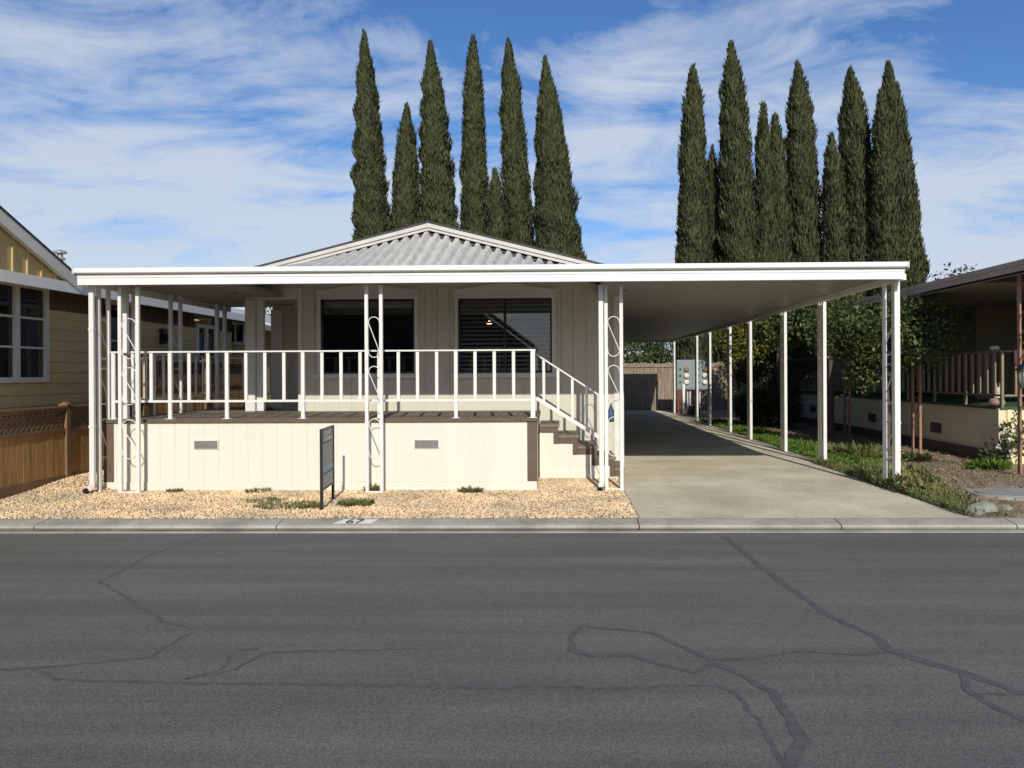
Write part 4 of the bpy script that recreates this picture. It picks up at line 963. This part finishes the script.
cyp = [(-9.85, 40, 8.8, 19.98, .94, -10.25, 'leftmost tall cypress with a thin pointed tip', .62),
       (-8.27, 41, 9.2, 16.4, .80, -8.16, 'short cypress second from the left in the left group', .5),
       (-6.27, 40, 9.5, 19.34, .97, -6.7, 'cypress rising directly above the roof ridge', .55),
       (-4.48, 41, 9.4, 20.1, .72, -4.51, 'very slim straight cypress right of the roof ridge', .38),
       (-3.13, 39.5, 8.6, 12.42, .53, -3.22, 'smallest cypress, hugging the foot of a taller one above the roof', .5),
       (-2.05, 41, 8.9, 19.83, .78, -2.59, 'tall cypress second from the right in the left group', .42),
       (0.09, 40, 8.2, 18.45, 1.24, -0.56, 'broad based sharply tapering cypress at the right end of the left group', .72),
       (6.53, 36, 7.07, 16.24, .71, 6.57, 'leftmost tall cypress in the right group above the carport', .42),
       (7.69, 37, 7.2, 12.66, .44, 7.67, 'thin low cypress between the first two tall ones of the right group', .5),
       (8.69, 36, 7.05, 17.37, .86, 8.39, 'tallest cypress of the right group', .52),
       (9.98, 36, 7.04, 14.43, .47, 9.89, 'left half of the twin topped mid height cypresses', .4),
       (10.76, 36.4, 7.1, 14.09, .55, 10.58, 'right half of the twin topped mid height cypresses', .45),
       (12.15, 37, 7.18, 16.73, .85, 11.88, 'tall dense cypress in the middle of the right group', .45),
       (13.31, 36, 7.0, 12.92, .57, 13.11, 'short brownish cypress between tall ones near the right', .45),
       (14.97, 37, 7.16, 16.45, .95, 14.41, 'tall cypress second from the right edge of the right group', .50),
       (15.52, 35.6, 6.93, 14.83, .60, 15.31, 'lower cypress overlapping the left side of the last tall one', .40),
       (16.60, 36.4, 6.86, 16.47, .95, 15.99, 'rightmost tall cypress above the neighbouring roof', .58)]
for i, (x, y, zb, Hh, Rb, ax, l, sh) in enumerate(cyp):
    cypress(x, y, zb, Hh, Rb, ax, 100 + i, l, tufts=int(22000 * (Rb / .9) ** .8 * (Hh / 18)), shape=sh * (0.88 if x < 3 else 0.75))

# ------------------------------------------------------------------ broadleaf trees and bushes
def tree(name, x, y, blobs, m, label, seed, n=6000, leaf=0.10, cat='tree', group=None, trunk=True, tr=0.07, clump=0.22):
    rg = np.random.default_rng(seed); t = thing(name, (x, y, 0), label, cat, group)
    if trunk:
        tb = MB(); zt = min(b[2] - b[5] * .3 for b in blobs)
        tb.tube([(x, y, -.05), (x + .04, y + .02, zt * .5), (x, y, max(zt, .3))], [tr * 1.3, tr, tr * .8], 8)
        for b in blobs:
            for k in range(3):
                e = Vector((b[0], b[1], b[2])) + Vector(rg.normal(size=3)) * .35 * min(b[3:6])
                md = (Vector((x, y, max(zt, .3))) + e) / 2 + Vector((rg.normal() * .1, rg.normal() * .1, .1))
                tb.tube([(x, y, max(zt, .3) - .1), md, e], [tr * .6, tr * .4, tr * .15], 6)
        tb.build('trunk', 'bark', t)
    vol = np.array([b[3] * b[4] * b[5] for b in blobs]); Ps = []; Ns = []
    for b, k in zip(blobs, (n * vol / vol.sum()).astype(int)):
        nc = max(8, k // 45); c = rnd_unit(rg, nc) * (rg.uniform(.25, 1, (nc, 1)) ** .45) * np.array(b[3:6]) + np.array(b[:3])
        idx = rg.integers(0, nc, k); p = c[idx] + rg.normal(0, clump * .55, (k, 3)); Ps.append(p)
        nv = p - np.array(b[:3]); Ns.append(nv / np.linalg.norm(nv, axis=1, keepdims=True))
    Pp = np.concatenate(Ps); Nn = np.concatenate(Ns); k = len(Pp); Pp[:, 2] = np.maximum(Pp[:, 2], .03)
    D = rnd_unit(rg, k) + Nn * .5; Dn = Nn * .8 + rnd_unit(rg, k) * .8 + np.array([0, 0, .5])
    L = leaf * rg.uniform(.6, 1.35, k); V, F = leaves(Pp, D, Dn, L, L * rg.uniform(.4, .6, k), .1)
    rawmesh('crown', V, F, m, t); return t
GT = 'leafy trees along the right side of the carport'
tree('leafy_tree', 6.35, 14.6, [(6.25, 14.5, 2.35, .55, .7, .6), (5.75, 15.2, 2.5, .65, .8, .5), (6.65, 14.6, 2.1, .45, .6, .5), (5.9, 14.9, 1.65, .35, .4, .45), (7.1, 14.9, 2.25, .45, .5, .55), (7.0, 14.2, 2.5, .5, .4, .5), (6.85, 13.9, 2.0, .4, .4, .38)], 'leafm', 'leafy green tree before the right roof edge beside the corner post', 1, 13000, .08, group=GT, tr=.05)
tree('leafy_tree', 6.5, 18.0, [(6.3, 18.3, 3.0, 1.1, 1.1, .7), (5.5, 18.6, 2.9, .7, .8, .6), (7.0, 18, 2.6, .8, .8, .55)], 'leafm', 'green leafy tree between the near carport posts', 2, 13000, .10, group=GT)
tree('leafy_tree', 6.6, 22.5, [(6.4, 22.8, 3.2, 1.1, 1.1, .8), (5.7, 23.0, 2.6, .7, .8, .6)], 'leafy', 'yellowish green tree seen between the middle carport posts', 3, 10000, .11, group=GT)
tree('leafy_tree', 6.6, 27.5, [(6.75, 27.6, 3.0, 1.0, 1.0, 1.1), (6.9, 27.4, 1.9, .75, .8, .8)], 'leafo', 'olive brown dense tree right of the meter cabinet', 4, 10000, .11, group=GT)
tree('leafy_tree', 9.1, 29.6, [(8.8, 29.6, 3.2, 1.6, 1.0, 1.2), (8.9, 29.0, 1.9, 1.2, .8, .8)], 'leafd', 'dark evergreen tree at the back between hedge and fence', 5, 10000, .12, group=GT)
tree('hedge', 6.0, 22.6, [(5.8, 22.0, .6, .55, .9, .5), (6.35, 21.5, .5, .6, .8, .5), (6.1, 23.4, .6, .7, .9, .55)], 'leafd', 'dark rounded hedge low behind the carport posts', 6, 13000, .07, cat='hedge', trunk=False, clump=.12)
tree('shrub', 7.3, 25.2, [(7.2, 25.0, .7, .6, .8, .65), (7.4, 24.0, .6, .4, .6, .5)], 'leafo', 'dull olive shrub behind the hedge near the far end of the right porch', 16, 5000, .08, cat='shrub', trunk=False, clump=.14)
GB = 'trees beyond the back fence'
for i, (x, y, zz, r, m, l) in enumerate([(3.5, 36, 2.4, 1.5, 'leafm', 'green tree crown above the left part of the back fence'), (5.9, 37, 2.6, 1.6, 'leafd', 'dark tree crown above the fence left of the meter cabinet'),
                                       (9.5, 39, 2.8, 2.0, 'leafm', 'broad green tree behind the fence under the right cypresses'), (13.5, 40, 2.6, 2.2, 'leafd', 'dark bushy tree behind the fence far right')]):
    tree('background_tree', x, y, [(x, y, zz, r, 1.2, 1.3), (x + .9, y + .4, zz - .8, r, 1.2, .9)], m, l, 20 + i, 7000, .16, group=GB, tr=.12, clump=.35)
tree('background_tree', -9.4, 25.5, [(-9.5, 25.5, 3.6, .9, .7, .8), (-9.0, 25.3, 3.9, .6, .7, .7)], 'leafy', 'sparse yellow green tree seen through the porch opening at left', 30, 3600, .13, group=GB)
tree('background_tree', -7.7, 21.0, [(-7.55, 21.0, 2.0, .6, .6, .75)], 'leafy', 'yellow green bush under the eave end of the small tan outbuilding', 35, 2200, .10, group=GB, tr=.04)
tree('background_tree', 12.6, 24.5, [(12.5, 24.5, 4.5, .5, .5, .55), (13.6, 24.8, 4.35, .6, .5, .5)], 'leafo', 'thin treetop poking above the right neighbouring roof', 31, 260, .16, group=GB, tr=.05)
tree('background_tree', 10.8, 31, [(10.8, 31, 2.6, 1.3, 1.0, 1.0)], 'leafd', 'dark tree behind the right porch far end', 33, 5000, .15, group=GB)

# weeds, ground cover, litter
def cover(name, n, region, m, label, cat, h, leaf, seed, upright=.8, dens=None):
    rg = np.random.default_rng(seed); x = rg.uniform(region[0], region[1], n); y = rg.uniform(region[2], region[3], n)
    if dens is not None: k = rg.uniform(0, 1, n) < dens(x, y); x, y = x[k], y[k]
    n = len(x); hh = h * (0.5 + .5 * np.sin(x * 5.1 + 1) * np.sin(y * 4.3)) * rg.uniform(.1, 1, n) + .01
    Pp = np.stack([x, y, hh], 1); D = rnd_unit(rg, n); D[:, 2] = np.abs(D[:, 2]) * upright + .25
    L = leaf * rg.uniform(.5, 1.5, n); V, F = leaves(Pp, D, rnd_unit(rg, n) + np.array([0, 0, 1.2]), L, L * rg.uniform(.25, .55, n), .1)
    return tag(rawmesh(name, V, F, m), label, cat, kind='stuff')
def wd(x, y):
    # dense by the driveway edge, thinning to the right; bare round the lid
    e = np.clip(1.25 - (x - 4.5) / (0.52 + 0.22 * np.sin(y * 2.3)), 0.02, 1)
    return e * ~((x > 4.88 + (y - 8.2) * .1) & (x < 6.8) & (y > 8.9) & (y < 10.25)) * np.where((x > 4.5) & (x < 5.0) & (y < 8.75), .25, 1) * np.where((x > 5.0) & (y < 8.95), .12, 1)
cover('weeds', 90000, (4.47, 7.0, 8.25, 13.2), 'weed', 'ragged green weeds along the driveway edge by the corner post', 'weeds', .10, .036, 40, 1.3, wd)
cover('weeds', 4500, (4.44, 5.15, 9.7, 11.4), 'weed', 'taller weeds around the front right carport post', 'weeds', .24, .065, 41, 1.8)
def grass(name, n, region, label, h, seed, dens):
    rg = np.random.default_rng(seed); x = rg.uniform(region[0], region[1], n); y = rg.uniform(region[2], region[3], n)
    k = rg.uniform(0, 1, n) < dens(x, y); x, y = x[k], y[k]; n = len(x)
    Pp = np.stack([x, y, np.full(n, 0.0)], 1); D = np.stack([rg.normal(0, .45, n), rg.normal(0, .45, n), np.ones(n)], 1)
    L = h * rg.uniform(.35, 1.2, n) * (0.7 + .5 * np.sin(x * 6) * np.sin(y * 3.1)); V, F = leaves(Pp, D, rnd_unit(rg, n), L, np.full(n, .008), .12)
    return tag(rawmesh(name, V, F, 'weed'), label, 'grass', kind='stuff')
grass('grass', 20000, (4.45, 6.6, 8.25, 13.5), 'long ragged grass blades among the weeds by the driveway edge', .16, 44, wd)
cover('groundcover', 34000, (4.62, 5.9, 12.4, 24.5), 'cover', 'bright green low groundcover strip beside the carport posts', 'groundcover', .10, .055, 42, .8,
      lambda x, y: np.clip(1.3 - (x - 4.62) / (.75 + .2 * np.sin(y * 2)), .02, 1))
cover('leaf_litter', 7000, (4.6, 7.75, 8.4, 26), 'litter', 'brown fallen leaves and mulch over the right side soil', 'leaf litter', .012, .045, 43, .3)
def weed_tuft(x, y, r, n, label, seed, m='weed', h=.04, cat='weed', group='small weeds in the gravel'):
    rg = np.random.default_rng(seed); rr_ = r * np.sqrt(rg.uniform(0, 1, n)); th = rg.uniform(0, 6.28, n)
    Pp = np.stack([x + rr_ * np.cos(th), y + rr_ * .7 * np.sin(th), np.full(n, .015)], 1)
    D = np.stack([np.cos(th) * .7, np.sin(th) * .7, rg.uniform(.3, 1.3, n)], 1) + rg.normal(0, .3, (n, 3))
    L = h * rg.uniform(.6, 1.5, n); V, F = leaves(Pp, D, rnd_unit(rg, n) + np.array([0, 0, 1.]), L, L * .3, .1)
    return tag(rawmesh('weed', V, F, m), label, cat, group)
weed_tuft(-3.25, 8.95, .38, 420, 'low weed patch in the gravel left of the yard sign', 50)
weed_tuft(-2.95, 8.85, .14, 200, 'small weed clump touching the left leg of the yard sign', 51)
weed_tuft(-2.45, 9.05, .20, 420, 'green weed tuft in the gravel right of the yard sign', 52, h=.06)
weed_tuft(-1.15, 10.02, .16, 200, 'weed at the foot of the skirting below the right vent', 53, h=.06)
weed_tuft(-5.05 + 1.4, 9.3, .25, 160, 'sparse weeds in the gravel below the left vent', 54, h=.04)
weed_tuft(-4.05, 10.05, .16, 90, 'weeds at the skirting base left of the yard sign', 55, h=.05)
weed_tuft(-2.5, 10.08, .06, 120, 'tiny weeds at the foot of the middle porch post', 56, h=.08)
weed_tuft(-5.2, 10.08, .10, 200, 'thin weeds at the skirting base near the left porch post', 57, h=.035)
# plants by the right end panel
RP = tree('rose_bush', 7.65, 12.75, [(7.75, 12.75, .42, .28, .2, .3), (7.5, 12.65, .2, .25, .2, .16)], 'leafm', 'scraggly rose bush with white flowers by the yellow end panel', 60, 700, .075, cat='rose bush', tr=.015, clump=.1)
fl = MB(); rr = random.Random(3); q = []
rgf = np.random.default_rng(8); nf = 9; c = np.array([7.7, 12.6, .42]) + rgf.uniform(-1, 1, (nf, 3)) * np.array([.28, .12, .28])
Pp = np.repeat(c, 9, 0); V, Fq = leaves(Pp, rnd_unit(rgf, len(Pp)), rnd_unit(rgf, len(Pp)), np.full(len(Pp), .05), np.full(len(Pp), .045)); rawmesh('flowers', V, Fq, 'flower', RP)
VN = thing('climbing_vine', (8.05, 12.97, .1), 'thin vine with sparse dark leaves climbing the yellow end panel', 'vine')
sb = MB(); pts = [(8.05 + .04 * math.sin(i * 1.3), 12.975, .1 + i * .09) for i in range(10)]; sb.tube(pts, .004, 5)
pts2 = [(8.22 + .03 * math.sin(i * 1.7), 12.975, .1 + i * .08) for i in range(9)]; sb.tube(pts2, .004, 5); sb.build('stem', 'bark', VN)
c = np.array(pts + pts2 + pts); c = c + rgf.normal(0, .02, c.shape) * np.array([1.6, 0, 1]); c[:, 1] = 12.965
V, Fq = leaves(c, rnd_unit(rgf, len(c)) * np.array([1, .2, 1]), np.tile([0, -1., 0], (len(c), 1)), np.full(len(c), .06), np.full(len(c), .045)); rawmesh('leaf_sprays', V, Fq, 'leafd', VN)
weed_tuft(7.0, 12.3, .26, 420, 'broad leafed green plant in the soil before the right skirting', 61, 'cover', .13, 'plant', 'low plants in the right side soil')
weed_tuft(6.35, 13.4, .2, 260, 'low green plant in the soil left of the rust trellis post', 62, 'leafm', .12, 'plant', 'low plants in the right side soil')
weed_tuft(5.5, 13.9, .35, 500, 'pale grey green straggly plant behind the corner post', 63, 'weed', .22, 'plant', 'low plants in the right side soil')
weed_tuft(6.9, 10.6, .2, 200, 'small green plant at the right edge near the lid', 64, 'cover', .10, 'plant', 'low plants in the right side soil')

# house across the street: seen mirrored in the front windows
AH = thing('facing_house', (-8, -15, 0), 'dark gabled house across the street mirrored in the front windows', 'house')
MB().box(-15, -1.6, -22, -15, 0, 2.9).build('wall', 'nroofd', AH)
MB().prism([(-15, 2.9), (-1.6, 2.9), (-1.6, 3.05), (-7.0, 7.1), (-15, 3.75)], 'y', -21.9, -15.0).build('gable_wall', 'nroofd', AH)
MB().prism([(-17, 3.0), (-7.0, 7.2), (-1.2, 2.9), (-1.2, 3.1), (-7.0, 7.45), (-17, 3.2)], 'y', -22.5, -14.3).build('roof', 'nroofd', AH)
MB().box(3, 16, -22, -15, 0, 2.9).build('annex_wall', 'nwall', AH)
MB().prism([(2.4, 2.8), (9.5, 4.6), (16.6, 2.8), (16.6, 3.0), (9.5, 4.8), (2.4, 3.0)], 'y', -22.5, -14.3).build('annex_roof', 'nroof', AH)

# the right porch sits a little nearer to the driveway
for ch in NR.children:
    if ch.name.split('.')[0] in ('skirting', 'seam_trim', 'corner_trim', 'base_board', 'end_panel', 'skirt_vent', 'porch_floor'): ch.location.x -= 0.17
for o in (PR, BR, RB, PT, BW, RP, VN): o.location.x -= 0.17
bpy.data.objects['draped_cloth'].location.x -= 0.17
VL.location.z += 0.02
for o in C.objects:
    if o.name.split('.')[0] == 'carport_post': o.location.x += 0.055
